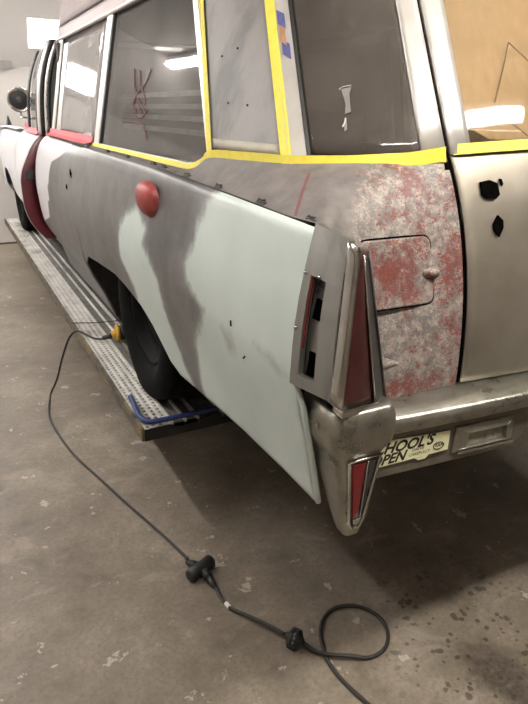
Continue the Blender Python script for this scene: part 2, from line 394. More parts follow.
# ------------------------------------------------------------------ drive-on runways
def runway(label, sx, detail):
    t = thing('lift_runway', label, 'car lift', (sx*.8, 2.2, FLOOR), 'runways under the wheels')
    ya, yb = -.235, 4.72; def_x = lambda a, b: (min(sx*a, sx*b), max(sx*a, sx*b))
    def plank(xa, xb, mat, rows, name, zt=0.0, hole=True):
        x0, x1 = def_x(xa, xb); w = (x1-x0)/rows; g = G(); cell = .029; n = int((yb-ya)/cell) if hole else 1
        cell = (yb-ya)/n
        if not hole:
            g.box(x0, x1, ya, yb, zt-.012, zt); return g.build(name, mat, t)
        for i in range(n):
            for j in range(rows):
                cx, cy = x0+(j+.5)*w, ya+(i+.5)*cell; off = (.25*cell if j % 2 else -.25*cell)
                sq = [(cx-w/2, cy-cell/2), (cx, cy-cell/2), (cx+w/2, cy-cell/2), (cx+w/2, cy), (cx+w/2, cy+cell/2), (cx, cy+cell/2), (cx-w/2, cy+cell/2), (cx-w/2, cy)]
                r = .0082; ang = [225, 270, 315, 0, 45, 90, 135, 180]
                ho = [(cx+r*math.cos(math.radians(q)), cy+off*.6+r*math.sin(math.radians(q))) for q in ang]
                v = [(x, y, zt) for x, y in sq]+[(x, y, zt+.0015) for x, y in ho]+[(x, y, zt-.012) for x, y in ho]
                g.add(v, [(k, (k+1) % 8, 8+(k+1) % 8, 8+k) for k in range(8)]+[(8+k, 8+(k+1) % 8, 16+(k+1) % 8, 16+k) for k in range(8)])
        o = g.build(name, mat, t); o['kind'] = 'stuff'; return o
    if detail:
        plank(1.024, .918, M['runway'], 4, 'perforated_plank')
        plank(.905, .820, M['runway_dark'], 1, 'flat_plank', -.004, False)
        plank(.800, .715, M['runway_dark'], 4, 'perforated_plank', -.002)
    else:
        plank(1.024, .918, M['runway'], 1, 'plank', 0, False); plank(.905, .820, M['runway_dark'], 1, 'plank', -.004, False)
        plank(.800, .715, M['runway_dark'], 1, 'plank', -.002, False)
    plank(.695, .56, M['runway_dark'], 1, 'flat_plank', -.004, False)
    for xa in (.915, .81, .705, .862):
        x0, x1 = def_x(xa-.005, xa+.005); G().box(x0, x1, ya, yb, -.02, .006).build('rib', M['runway'], t)
    x0, x1 = def_x(1.024, 1.036); o = G().box(x0, x1, ya, yb, -.052, .005).build('side_rail', M['edge'], t); bevel(o, .002, 1)
    x0, x1 = def_x(.545, .56); G().box(x0, x1, ya, yb, -.052, .0).build('side_rail', M['runway_dark'], t)
    x0, x1 = def_x(.56, 1.024); G().box(x0, x1, ya+.006, yb, -.052, -.0135).build('deck', M['dark'], t)
    G().box(x0, x1, ya, ya+.006, -.052, -.004).build('end_plate', M['dark'], t)  # dark colour here stands for the shade on the runway's end face
    for y0 in (1.0, 3.0):
        for a, b in ((y0-.5, y0+.5), (y0+.5, y0-.5)):
            s = .66 if a < b else .74; g = G()
            q = [(sx*s-.02, a-.03, FLOOR+.03), (sx*s+.02, a-.03, FLOOR+.03), (sx*s+.02, a+.03, FLOOR+.03), (sx*s-.02, a+.03, FLOOR+.03)]
            g.hexa(q, [(x, y-a+b, -.052) for x, y, z in q]); g.build('scissor_arm', M['dark'], t)
        x0, x1 = def_x(.62, .78); G().box(x0, x1, y0-.6, y0+.6, FLOOR, FLOOR+.03).build('base_frame', M['dark'], t)
runway('perforated metal runway under the near side wheels, plug lying on it', -1, True)
runway('metal runway under the far side wheels', 1, False)

# ------------------------------------------------------------------ the car
car = thing('hearse', 'old estate style hearse in grey primer and white filler on a lift', 'car', (0, 1.8, 0))
PZ = [.10, .26, .33, .40, .48, .59, .65, .72, .79, .85, .90, .925, .940]
PF = [-.85, -.93, -.960, -.980, -.997, -1.014, -1.020, -1.018, -1.010, -.998, -.988, -.983, -.972]
PR = [-.93, -.948, -.955, -.968, -.985, -1.010, -1.020, -1.018, -1.010, -.998, -.988, -.983, -.972]
PW = [-.85, -.90, -.950, -.985, -.998, -1.008, -1.010, -1.004, -.994, -.977, -.955, -.930, -.905]
PD = [-.82, -.885, -.945, -.982, -1.003, -1.006, -1.006, -.990, -.955, -.925, -.888, -.862, -.835]
def smooth_prof(z, P):
    return sum(interp(z+d, PZ, P)*w for d, w in ((-.02, .2), (-.01, .2), (0, .2), (.01, .2), (.02, .2)))
def Xs(y, z):
    k = max(0, min(1, (y+.2)/.9)); k = k*k*(3-2*k)
    q = max(0, min(1, (y-.2)/1.2)); q = q*q*(3-2*q)
    return lerp(smooth_prof(z, PR), lerp(smooth_prof(z, PF), smooth_prof(z, PW), q), k)
def ztop(y): return interp(y, [-1.28, -1.0, -.6, -.3, .3, 5], [.915, .923, .935, .943, .944, .940])
LIPY = [-1.285, -1.145, -.93, -.70, -.45, -.36, -.30, -.22, -.12, .05, .18, .474, .676, .775, .80]
LIPZ = [.352, .352, .343, .322, .298, .312, .348, .402, .445, .478, .490, .473, .455, .40, .26]
def zlow(y):
    if y > .80: return .10
    return interp(y, LIPY, LIPZ)
def quarter_side():
    ys = []; y = -1.275
    while y < 2.08:
        ys.append(y); y += .012 if y < .9 else .02
    for e in (.7995, .8005): ys.append(e)
    ys = sorted(ys); nv = 56
    W1 = [(-.845, .96), (-.833, .922), (-.79, .892), (-.765, .848), (-.758, .804), (-.700, .737), (-.715, .694), (-.787, .658), (-.825, .643), (-.795, .600), (-.695, .498), (-.68, .446), (-.66, .36), (-.70, .28), (-1.0, .2), (-1.5, .2), (-1.5, 1.0)]
    WB = [(-.237, .805), (-.13, .77), (-.061, .715), (-.02, .603), (-.06, .557), (-.11, .51), (-.10, .43), (-.2, .33), (-.36, .26), (-.62, .24), (-.58, .31), (-.53, .345), (-.46, .455), (-.44, .542), (-.455, .623), (-.37, .672), (-.311, .714), (-.346, .763)]
    WF = [(1.172, 1.0), (1.14, .904), (1.30, .86), (1.50, .82), (1.55, .744), (1.56, .70), (1.60, .68), (1.58, .60), (1.66, .58), (1.72, .48), (1.80, .46), (2.05, .408), (2.2, .238), (2.3, .0), (3, 0), (3, 1)]
    SM = [[(-.93, .63), (-.99, .63), (-1.0, .59), (-.95, .575)], [(-1.10, .652), (-1.17, .655), (-1.235, .632), (-1.20, .625)], [(-1.262, .60), (-1.275, .60), (-1.275, .40), (-1.268, .42)]]
    vs, wv, fv, sv = [], [], [], []
    for y in ys:
        a, b = zlow(y), ztop(y)
        for j in range(nv+1):
            z = lerp(a, b, j/nv); x = Xs(y, z)
            if z > b-.012: x += (z-(b-.012))*.4
            yl = interp(z, [.595, .625], [-1.285, -1.262])
            yy = max(y, yl)
            vs.append((x, yy, z))
            wv.append(max(sdist((y, z), W1), sdist((y, z), WB))); fv.append(sdist((y, z), WF)); sv.append(max(sdist((y, z), p) for p in SM))
    f = [(i*(nv+1)+j, (i+1)*(nv+1)+j, (i+1)*(nv+1)+j+1, i*(nv+1)+j+1) for i in range(len(ys)-1) for j in range(nv)]
    o = link('quarter_panel', vs, f, M['body'], car, True)
    set_attr(o, 'white', wv); set_attr(o, 'front', fv); set_attr(o, 'smudge', sv)
    m = o.modifiers.new('thickness', 'SOLIDIFY'); m.thickness = .004; m.offset = -1
    o['label'] = 'long side panel, grey primer with white filler patches'
    return o
MIRROR = []
qp = quarter_side(); MIRROR.append(qp)
# fender's rolled rear edge
e = G().tube([(Xs(-1.28, z)+.005, interp(z, [.595, .625], [-1.281, -1.258]), z) for z in [.352+(.915-.352)*k/24 for k in range(25)]], .0065, 8).build('fender_edge', M['body'], car, True)
set_attr(e, 'white', [.2]*len(e.data.vertices)); set_attr(e, 'front', [-1]*len(e.data.vertices)); set_attr(e, 'smudge', [-1]*len(e.data.vertices)); MIRROR.append(e)
# wheel-arch inner faces (front wall of the arch, dark housing)
v, f = [], []
for k in range(13):
    z = lerp(.10, .44, k/12); v += [(Xs(.8, z)+.001, .80, z), (-.66, .83, z)]
f = [(2*k, 2*k+1, 2*k+3, 2*k+2) for k in range(12)]
MIRROR.append(link('arch_wall', v, f, M['smoke'], car, True))
g = G().tube([(Xs(.8, lerp(.12, .45, k/12))+.004, .80, lerp(.12, .45, k/12)) for k in range(13)], .008, 8); 
e = g.build('arch_lip', M['body'], car, True); set_attr(e, 'white', [-1]*len(e.data.vertices)); set_attr(e, 'front', [-1]*len(e.data.vertices)); set_attr(e, 'smudge', [-1]*len(e.data.vertices)); MIRROR.append(e)
MIRROR.append(G().box(-.94, -.62, -.42, .78, .53, .545).build('wheel_house', M['dark'], car))
MIRROR.append(G().box(-.66, -.63, -.42, .80, .12, .54).build('wheel_house_wall', M['dark'], car))

# shoulder and rear corner: lofted from the window base (T) through Q to the lower edge (D)
ST = [((-.893, 2.08, .938), (-.903, 2.08, .943), (-.913, 2.08, .941)),
      ((-.893, .3, .940), (-.953, .3, .952), (-.9665, .3, .944)),
      ((-.893, -.40, .940), (-.955, -.40, .951), (-.9695, -.40, .941)),
      ((-.900, -.52, .958), (-.945, -.515, .946), (-.9695, -.51, .938)),
      ((-.900, -.60, .994), (-.940, -.63, .950), (-.9695, -.66, .934)),
      ((-.888, -.78, 1.002), (-.935, -.86, .952), (-.9695, -.93, .926)),
      ((-.862, -.95, 1.005), (-.925, -1.05, .955), (-.9695, -1.13, .919)),
      ((-.805, -1.045, 1.010), (-.905, -1.16, .965), (-.9695, -1.275, .913)),
      ((-.765, -1.09, 1.014), (-.890, -1.21, .960), (-.950, -1.285, .84)),
      ((-.725, -1.118, 1.018), (-.850, -1.235, .940), (-.890, -1.285, .70)),
      ((-.690, -1.138, 1.021), (-.800, -1.265, .900), (-.855, -1.278, .560)),
      ((-.650, -1.155, 1.028), (-.705, -1.280, .865), (-.735, -1.286, .560)),
      ((-.619, -1.165, 1.033), (-.622, -1.290, .850), (-.622, -1.293, .560))]
TT, QQ, DD = [cat([s[i] for s in ST], 16) for i in range(3)]
NS = len(TT)-1
def shoulder(u, v):
    i = min(int(u*NS), NS-1); f = u*NS-i
    a, b, c = TT[i].lerp(TT[i+1], f), QQ[i].lerp(QQ[i+1], f), DD[i].lerp(DD[i+1], f)
    return (1-v)**2*a+2*v*(1-v)*b+v*v*c
def rear_attrs(o, nu, nv):
    mt, rd, sp = [], [], []
    for i in range(nu+1):
        for j in range(nv+1):
            u, v = i/nu, j/nv; s = u*12; p = shoulder(u, v)
            m = max(0, min(1, (s-7.2)/2.0)); mt.append(m)
            r = -.20
            r = max(r, .04-.9*abs(p.x+.715)-1.6*abs(p.z-.955)) if p.x < -.64 else r
            r = max(r, .02-1.9*max(0, -.665-p.x)-.5*abs(p.z-.80)+.03*math.sin(p.z*40))
            r = max(r, -.04-.7*abs(p.x+.76)-1.2*abs(p.z-.665))
            r = max(r, .02-2.2*max(0, p.z-.565))
            rd.append(r)
            d = abs(s-(6.55-.35*v)); sp.append((1 if .22 < v < .97 else 0)*max(0, 1-d/.075))
    set_attr(o, 'mottle', mt); set_attr(o, 'red', rd); set_attr(o, 'stripe', sp)
sh = grid('rear_quarter', shoulder, 384, 48, M['rear'], car, True)
rear_attrs(sh, 384, 48); sh['label'] = 'shoulder and rear corner panel, sanded grey going to flaking red'
MIRROR.append(sh)
BV = BVHTree.FromPolygons([tuple(v.co) for v in sh.data.vertices], [tuple(p.vertices) for p in sh.data.polygons])
def rear_y(x, z, default=-1.27):
    h = BV.ray_cast(Vector((x, -2, z)), Vector((0, 1, 0)))
    return h[0].y if h[0] is not None else default
# filler cap door set in the rear corner
def rrect(x0, x1, z0, z1, r, n=6):
    P = []
    for cx, cz, a0 in ((x1-r, z1-r, 0), (x0+r, z1-r, 90), (x0+r, z0+r, 180), (x1-r, z0+r, 270)):
        for k in range(n+1):
            a = math.radians(a0+90*k/n); P.append((cx+r*math.cos(a), cz+r*math.sin(a)))
    return P
def patch(name, poly, mat, off, parent, rings=6, edge=.0):
    cx = sum(p[0] for p in poly)/len(poly); cz = sum(p[1] for p in poly)/len(poly); v, f = [], []; n = len(poly)
    for k in range(rings+1):
        s = k/rings
        for x, z in poly:
            X, Z = lerp(cx, x, s), lerp(cz, z, s); v.append((X, rear_y(X, Z)-off, Z))
    for k in range(rings):
        for j in range(n): f.append((k*n+j, k*n+(j+1) % n, (k+1)*n+(j+1) % n, (k+1)*n+j))
    for x, z in poly: v.append((x, rear_y(x, z)+.004, z))
    for j in range(n): f.append((rings*n+j, rings*n+(j+1) % n, (rings+1)*n+(j+1) % n, (rings+1)*n+j))
    return link(name, v, f, mat, parent, True)
gp = [(-.873, .880), (-.716, .876)]
DOORP = rrect(-.872, -.699, .750, .879, .014)
patch('filler_gap', rrect(-.8748, -.6962, .7472, .8818, .0155), M['dark_hole'], .0008, car)
fd = patch('filler_door', DOORP, M['rear'], .0025, car, 24)
set_attr(fd, 'mottle', [1.0]*len(fd.data.vertices)); set_attr(fd, 'red', [.07-1.5*max(0, abs(v.co.x+.785)-.03)-1.5*max(0, abs(v.co.z-.82)-.03) for v in fd.data.vertices]); set_attr(fd, 'stripe', [0]*len(fd.data.vertices))
fd['label'] = 'square filler door, red layer showing through'
g = grid('pull_tab', lambda u, v: Vector((lerp(-.722, -.692, u), rear_y(lerp(-.722, -.70, u), .812)-.003-.012*math.sin(math.pi*v)*min(1, u*1.4), .810+(.014*u**.6+.008)*(.5-v))), 12, 8, M['rear'], fd, True, .003)
for nme, val in (('mottle', 1.0), ('red', -.02), ('stripe', 0)): set_attr(g, nme, [val]*len(g.data.vertices))
# pressed tear-shaped swage beside the tail fin
g = grid('swage', lambda u, v: (lambda x, z: Vector((x, rear_y(x, z)-.010*math.sin(math.pi*v)*(1-u)**.7-.001, z)))(lerp(-.86, -.776, u), .637+(.026*(1-u)**.8)*(v-.4)*2-.004*u), 12, 8, M['rear'], car, True)
for nme, val in (('mottle', 1.0), ('red', -.2), ('stripe', 0)): set_attr(g, nme, [val]*len(g.data.vertices))

# rear door
def tail_pt(x, v):
    k = 1-(x/.615)**2
    a = Vector((x, -1.165-.06*k, 1.034+.024*k)); b = Vector((x, -1.290-.045*k, .85)); c = Vector((x, -1.293-.035*k, .563))
    return (1-v)**2*a+2*v*(1-v)*b+v*v*c
rd = grid('rear_door', lambda u, v: tail_pt(lerp(-.609, .609, u), v), 48, 32, M['steel'], car, True, .004, 1)
rd['label'] = 'bare steel rear door skin'
quadstrip([tail_pt(-.6155, k/20)+Vector((0, .006, 0)) for k in range(21)], [tail_pt(-.6085, k/20)+Vector((0, .006, 0)) for k in range(21)], 'door_gap', M['dark_hole'], car)
def on_tail(x, z, off=0):
    lo, hi = 0, 1
    for _ in range(30):
        m = (lo+hi)/2
        if tail_pt(x, m).z > z: lo = m
        else: hi = m
    p = tail_pt(x, lo); return p+Vector((0, -.005-off, .002))
for poly in ([(-.559, .974), (-.535, .978), (-.518, .972), (-.517, .950), (-.529, .942), (-.549, .943), (-.560, .951)],
             [(-.528, .910), (-.517, .900), (-.518, .886), (-.530, .868), (-.541, .881), (-.542, .893)], [(-.511, .980), (-.506, .980), (-.504, .971), (-.508, .966)]):
    P = [on_tail(x, z) for x, z in poly]
    link('lock_hole', P+[p+Vector((0, .004, 0)) for p in P], [tuple(range(len(P)))]+[(i, (i+1) % len(P), len(P)+(i+1) % len(P), len(P)+i) for i in range(len(P))], M['dark_hole'], rd)

# greenhouse -----------------------------------------------------------------
ZR = 1.50
def lin(b, l): return lambda z, out=0.0, dy=0.0: Vector((b[0]+l[0]*(z-b[2])-out, b[1]+l[1]*(z-b[2])+dy, z))
SIDE = lambda y, z, out=0.0: Vector((-.897+.2*(z-.94)-out, y, z))
A_ = lin((-.897, -.595, 1.0), (.247, .706)); B_ = lin((-.862, -.95, 1.008), (.317, .876))
C_ = lin((-.668, -1.150, 1.030), (.28, .775)); G_ = lin((-.619, -1.165, 1.034), (.235, .735))
def between(P, Q, s, z, bulge=0.0):
    p = P(z).lerp(Q(z), s); n = (Q(z)-P(z)); n = Vector((n.y, -n.x, 0)).normalized()
    return p+n*bulge*4*s*(1-s)
Ay = lambda z: A_(z).y
# side glass
def zbase2(y): return interp(y, [-.60, -.545, -.50, -.45, -.40, 2], [1.02, .985, .966, .957, .954, .952])
def win2(u, v):
    z0 = .945; z = lerp(z0, ZR, v); yb = Ay(z)+.035; y = lerp(yb, .70, u); z = max(z, zbase2(y)-.012)
    return SIDE(y, z, -.012)
gl2 = grid('side_window', win2, 30, 24, M['glass_side'], car, True, .004); MIRROR.append(gl2); gl2['label'] = 'large dusty side window with a red scrawl'
gl1 = grid('side_window', lambda u, v: SIDE(lerp(.79, 1.88, u), lerp(.945, ZR-.015, v), -.012), 8, 8, M['glass_front'], car, True, .004); MIRROR.append(gl1)
gl1['label'] = 'smaller side window behind the front door, mirroring a lamp'
# pillar between the side windows, front pillar, rear bar of the window
def bar(name, y0, y1, mat, out=.004, z0=.94, z1=ZR, depth=.03):
    q = lambda z, y, o: SIDE(y, z, o)
    o = G().hexa([q(z0, y0, out), q(z0, y1, out), q(z1, y1, out), q(z1, y0, out)], [q(z0, y0, out-depth), q(z0, y1, out-depth), q(z1, y1, out-depth), q(z1, y0, out-depth)]).build(name, mat, car)
    bevel(o, .004, 2); MIRROR.append(o); return o
bar('window_pillar', .705, .79, M['pillar']); bar('window_gasket', .688, .707, M['black'], .000); bar('window_gasket', .788, .800, M['black'], 0)
bar('front_pillar', 1.86, 1.95, M['pillar'], .006); bar('window_gasket', 1.84, 1.862, M['black'], 0); bar('window_channel', 1.72, 1.84, M['pillar'], -.004, .94, 1.45, .006)
# chrome rear frame of window 2
quadstrip([SIDE(Ay(z)+.042, z, .004) for z in [.985+(ZR-.985)*k/12 for k in range(13)]], [SIDE(Ay(z)+.006, z, .004) for z in [.985+(ZR-.985)*k/12 for k in range(13)]], 'window_frame', M['pillar'], car, .006)
# lower reveal of the windows
quadstrip([SIDE(y, zbase2(y)-.022, .002) for y in [-.5+.05*k for k in range(48)]], [SIDE(y, zbase2(y)+.004, -.004) for y in [-.5+.05*k for k in range(48)]], 'window_sill', M['brushed'], car, .004)
# header above the side windows and drip rail
hd = grid('roof_header', lambda u, v: Vector((lerp(-.789, -.775, v), lerp(2.02, -.20, u), lerp(1.478, 1.556, v))), 20, 4, M['header'], car, True, .01); MIRROR.append(hd)
hd2 = G().tube([(-.795, lerp(1.97, -.2, k/20), 1.484) for k in range(21)], .010, 8).build('drip_rail', M['pillar'], car, True); MIRROR.append(hd2)
hd3 = G().tube([(-.777, lerp(2.02, -.2, k/20), 1.557) for k in range(21)], .006, 8).build('roof_seam', M['black'], car, True); MIRROR.append(hd3)
# blank rear pillar panel
def pil_mat():
    t = NT('sanded_pillar'); n = t.noise(6, 5, .6, (1, 1, .5)); f = t.noise(45, 6, .7, (1, 1, .4))
    c = t.ramp(n, [(.34, rgb(84, 82, 82)), (.48, rgb(118, 115, 114)), (.66, rgb(130, 126, 125))])
    t.set(base=t.mix(t.math('MULTIPLY', f, .3), c, rgb(96, 93, 92)), rough=.55); return t.m
M['pil'] = pil_mat()
pn = grid('pillar_panel', lambda u, v: between(A_, B_, u, lerp(1.0, 1.53, v), .012), 16, 20, M['pil'], car, True, .006); MIRROR.append(pn)
cs = grid('filler_strip', lambda u, v: between(A_, B_, lerp(.05, .93, u), lerp(1.012, 1.034, v), .012)+Vector((-.002, -.002, 0)), 12, 2, M['cream_strip'], car, True, .002); MIRROR.append(cs)
for u, z in ((.31, 1.235), (.55, 1.25), (.36, 1.12), (.62, 1.115)):
    p = between(A_, B_, u, z, .012); G().tube([p+Vector((-.0005, -.001, 0)), p+Vector((-.002, -.002, 0))], .0028, 8).build('rivet_hole', M['dark_hole'], pn)
# chrome frame + corner glass
Bf = lambda z: B_(z).lerp(C_(z), .15)+Vector((-.004, -.004, 0))
Bg = lambda z: B_(z).lerp(C_(z), .175)
zs = [1.0+(1.52-1.0)*k/12 for k in range(13)]
fr = quadstrip([B_(z)+Vector((-.003, -.003, 0)) for z in zs], [Bf(z) for z in zs], 'corner_frame', M['pillar'], car, .008); MIRROR.append(fr)
ga = quadstrip([Bf(z) for z in zs], [Bg(z) for z in zs], 'corner_gasket', M['black'], car, .006); MIRROR.append(ga)
for z0, z1, a, b, mm in ((1.215, 1.26, .06, .125, 'patchblue'), (1.285, 1.33, .045, .11, 'patchblue'), (1.245, 1.295, .055, .10, 'patchorange')):  # small flat patches of blue and orange on the corner frame
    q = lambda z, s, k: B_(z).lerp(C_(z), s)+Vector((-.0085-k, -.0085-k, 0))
    k = .001 if mm == 'patchorange' else 0
    quadstrip([q(z0+.012, a, k), q(z1, a, k)], [q(z0, b, k), q(z1-.01, b, k)], 'colour_patch', M[mm], fr, .0008)
cg = grid('corner_window', lambda u, v: between(Bg, C_, u, lerp(1.02, 1.52, v), .02), 20, 14, M['glass_corner'], car, True, .004); MIRROR.append(cg)
cg['label'] = 'dark rear corner window with a torn sticker remnant'
def on_corner(u, z): return between(Bg, C_, u, z, .02)+Vector((-.002, -.003, 0))
for pts in ([(.40, 1.15), (.50, 1.155), (.47, 1.14), (.46, 1.105), (.40, 1.10), (.42, 1.12)], [(.38, 1.085), (.41, 1.09), (.40, 1.07), (.37, 1.065)]):
    P = [on_corner(u, z) for u, z in pts]; c = sum(P, Vector())/len(P)
    link('sticker_remnant', [c]+P, [(0, i+1, (i+1) % len(P)+1) for i in range(len(P))], M['glass_front'], cg)
G().tube([on_corner(u, z) for u, z in ((.38, 1.15), (.42, 1.155), (.50, 1.158))], .0012, 5).build('sticker_edge', M['torn'], cg)
G().tube([on_corner(u, z) for u, z in ((.36, 1.075), (.385, 1.082), (.40, 1.092))], .0016, 5).build('sticker_edge', M['torn'], cg)
# chrome pillar right of the corner window up to the door gap
cp = grid('rear_pillar', lambda u, v: between(C_, G_, u, lerp(1.034, 1.52, v))+Vector((0, -.004, 0)), 4, 6, M['pillar'], car, True, .012); MIRROR.append(cp)
Gk = lambda z, d, o=0.0: G_(z)+Vector((d, -.10*d-o, 0))
quadstrip([Gk(z, -.003, -.004) for z in zs], [Gk(z, .010, -.004) for z in zs], 'door_gap', M['dark_hole'], car, .002)
zt = lambda x, z: tail_pt(x, 0)+Vector((-x*.30*(z-1.034), .735*(z-tail_pt(x, 0).z), z-tail_pt(x, 0).z))
tf = grid('rear_door_frame', lambda u, v: (lambda z: Gk(z, lerp(.009, .060+.012*v, u), .010))(lerp(1.03, 1.52, v)), 4, 6, M['pillar'], car, True, .012); MIRROR.append(tf)
tg = grid('rear_door_window', lambda u, v: zt(lerp(-.565, .565, u), lerp(1.03, 1.50, v))+Vector((0, .088-.092*v, 0)), 32, 10, M['glass_tail'], car, True, .004)
tg['label'] = 'rear door window with tan cardboard and pencil lines behind it'
def card(poly, mat, off, name):
    P = [zt(x, z)+Vector((0, off, 0)) for x, z in poly]
    o = link(name, P+[p+Vector((0, .003, 0)) for p in P], [tuple(range(len(P)))]+[(i, (i+1) % len(P), len(P)+(i+1) % len(P), len(P)+i) for i in range(len(P))], mat, tg); return o
card([(-.60, 1.02), (.56, 1.02), (.50, 1.5), (-.54, 1.5)], M['greypaper'], .125, 'grey_backing')
card([(-.50, 1.10), (-.47, 1.085), (-.41, 1.055), (-.25, 1.05), (.50, 1.05), (.45, 1.48), (-.34, 1.48), (-.38, 1.44), (-.455, 1.30), (-.49, 1.2)], M['paper'], .110, 'cardboard')
def pline(a, b):
    a, b = (a[0]+.16, a[1]), (b[0]+.16, b[1])
    P = [zt(lerp(a[0], b[0], k/6), lerp(a[1], b[1], k/6))+Vector((0, .106, 0)) for k in range(7)]
    G().tube(P, .0014, 5).build('pencil_line', M['pencil'], tg)
pline((-.525, 1.135), (-.42, 1.275)); pline((-.42, 1.275), (-.345, 1.21)); pline((-.515, 1.105), (-.455, 1.06)); pline((-.44, 1.065), (-.395, 1.12)); pline((-.345, 1.21), (-.45, 1.06))
# red scrawl on the big side window
def on2(y, z): return SIDE(y, z, -.0055)
for P in ([(.30, 1.245), (.27, 1.19), (.20, 1.14), (.12, 1.105), (.09, 1.085)], [(.08, 1.235), (.13, 1.19), (.22, 1.15), (.25, 1.12), (.22, 1.09)], [(.22, 1.235), (.19, 1.19), (.13, 1.15), (.10, 1.115)],
          [(.22, 1.10), (.18, 1.075), (.12, 1.075), (.07, 1.10)], [(.38, 1.06), (.28, 1.055), (.18, 1.058), (.10, 1.05)], [(.10, 1.05), (.05, 1.02), (.03, 1.0)], [(.19, 1.13), (.16, 1.10), (.13, 1.09)]):
    G().tube(cat([on2(y, z) for y, z in P], 5), .0024, 5).build('red_scrawl', M['redink'], gl2, True)

# roof: from the header line to the crown
RO = [(-.775, 2.02, 1.556), (-.775, 1.2, 1.556), (-.775, .3, 1.556), (-.772, -.20, 1.545), (-.705, -.50, 1.52), (-.53, -.77, 1.52), (-.28, -.86, 1.53), (0, -.88, 1.535)]
RL = cat(RO, 8)
def roof(u, v):
    i = min(int(u*(len(RL)-1)), len(RL)-2); p = RL[i].lerp(RL[i+1], u*(len(RL)-1)-i)
    c = Vector((0, min(2.02, max(-.45, p.y)) if p.y > -.2 else lerp(-.2, -.3, 1), 1.80))
    a = v*math.pi/2; q = 1-math.cos(a)**.55
    return Vector((lerp(p.x, c.x, q), lerp(p.y, c.y, q), lerp(p.z, c.z+.14, math.sin(a))))
rf = grid('roof', roof, 48, 14, M['roofpaint'], car, True, .006); MIRROR.append(rf)
fv = [roof(0, k/14) for k in range(15)]
MIRROR.append(link('roof_front_edge', [tuple(p) for p in fv]+[(p.x, p.y+.10, 1.50) for p in fv], [(k, k+1, 16+k, 15+k) for k in range(14)], M['roofpaint'], car, True))
# windscreen, cowl, bonnet, nose
grid('windscreen', lambda u, v: Vector((lerp(-.86, .86, u)*(1-.10*v), lerp(2.95, 2.10, v)-.25*abs(2*u-1)**3*(1-v), lerp(.95, 1.51, v))), 20, 8, M['glass_teal'], car, True, .005)
grid('bonnet', lambda u, v: Vector((lerp(-.93, .93, u), lerp(2.85, 4.86, v), .925+.045*(1-(2*u-1)**2)-.05*v**3)), 16, 16, M['white'], car, True, .004)
G().box(-.97, .97, 4.80, 4.86, .34, .90).build('nose', M['white'], car)
bevel(G().box(-.90, .90, 4.83, 4.93, .36, .54).build('front_bumper', M['bumper'], car), .02, 3)
# front fender with its wheel arch
def fend(u, v):
    y = lerp(3.14, 4.86, u); d = abs(y-4.03); lo = .16 if d > .46 else max(.16, .18+.40*math.sqrt(max(0, 1-(d/.46)**2)))
    z = lerp(lo, .938-.03*max(0, (y-3.6)/1.26)**2, v); return Vector((Xs(y, z)+.04*max(0, (y-4.0)/.9)**2, y, z))
ff = grid('front_fender', fend, 90, 24, M['white'], car, True, .004); MIRROR.append(ff)
MIRROR.append(grid('fender_top', lambda u, v: Vector((lerp(-.968, -.88, v), lerp(3.14, 4.86, u), .938+.012*math.sin(math.pi*v)-.03*max(0, (lerp(3.14, 4.86, u)-3.6)/1.26)**2)), 20, 4, M['white'], car, True, .004))
MIRROR.append(G().hexa([(-.945, 4.05, .945), (-.905, 4.05, .945), (-.905, 4.20, .945), (-.945, 4.20, .945)], [(-.929, 4.12, 1.03), (-.922, 4.12, 1.03), (-.922, 4.15, 1.03), (-.929, 4.15, 1.03)]).build('fender_lamp', M['smoke'], car))
MIRROR.append(G().box(-.92, -.55, 3.55, 4.52, .60, .62).build('wheel_house', M['dark'], car))
# underbody, seats' dark mass and cabin floor
G().box(-.60, .60, -1.18, 4.75, .30, .40).build('floor_pan', M['dark'], car)
G().box(-.86, .86, -1.20, -.43, .42, .43).build('boot_floor', M['dark'], car)
G().box(-.84, .84, .83, 3.5, .28, .30).build('cabin_floor', M['dark'], car)
G().box(-.86, .86, -1.05, 3.0, .86, .88).build('load_floor', M['interior'], car)
G().box(-.82, .82, 1.90, 1.95, .88, 1.46).build('partition', M['interior'], car)
G().box(-.80, .80, 1.0, 1.5, .88, 1.12).build('rear_seat', M['interior'], car)
for z in (1.160, 1.116, 1.074, 1.028): G().box(-.712, -.70, -.36, .95, z-.009, z+.009).build('inner_slat', M['slat'], car)
# wheels
def lathe(prof, cx, cy, cz, n, name, mat, parent, squash=False, flip=1):
    v, f = [], []; m = len(prof)
    for i in range(n):
        a = 2*math.pi*i/n
        for x, r in prof:
            z = cz+r*math.cos(a); y = cy+r*math.sin(a); xx = x
            if squash and z < .06:
                t = (.06-z)/.06; xx = x*(1+.10*min(1, t)); z = max(.0066, z)
            v.append((cx+flip*xx, y, z))
    for i in range(n):
        for j in range(m-1):
            k = (i+1) % n; f.append((i*m+j, i*m+j+1, k*m+j+1, k*m+j))
    return link(name, v, f, mat, parent, True)
TP = [(.085, .205), (.100, .215), (.115, .235), (.124, .27), (.122, .305), (.112, .33), (.098, .345), (.088, .350), (.085, .343), (.072, .343), (.069, .352), (.045, .353), (.042, .345), (.030, .345), (.027, .354), (-.027, .354), (-.030, .345), (-.042, .345), (-.045, .353), (-.069, .352), (-.072, .343), (-.085, .343), (-.088, .350), (-.098, .345), (-.112, .33), (-.122, .305), (-.124, .27), (-.115, .235), (-.1, .215), (-.085, .205)]
RP = [(.088, .208), (.094, .204), (.090, .192), (.060, .182), (.048, .172), (.040, .15), (.062, .10), (.066, .07), (.050, .06), (.046, .0005)]
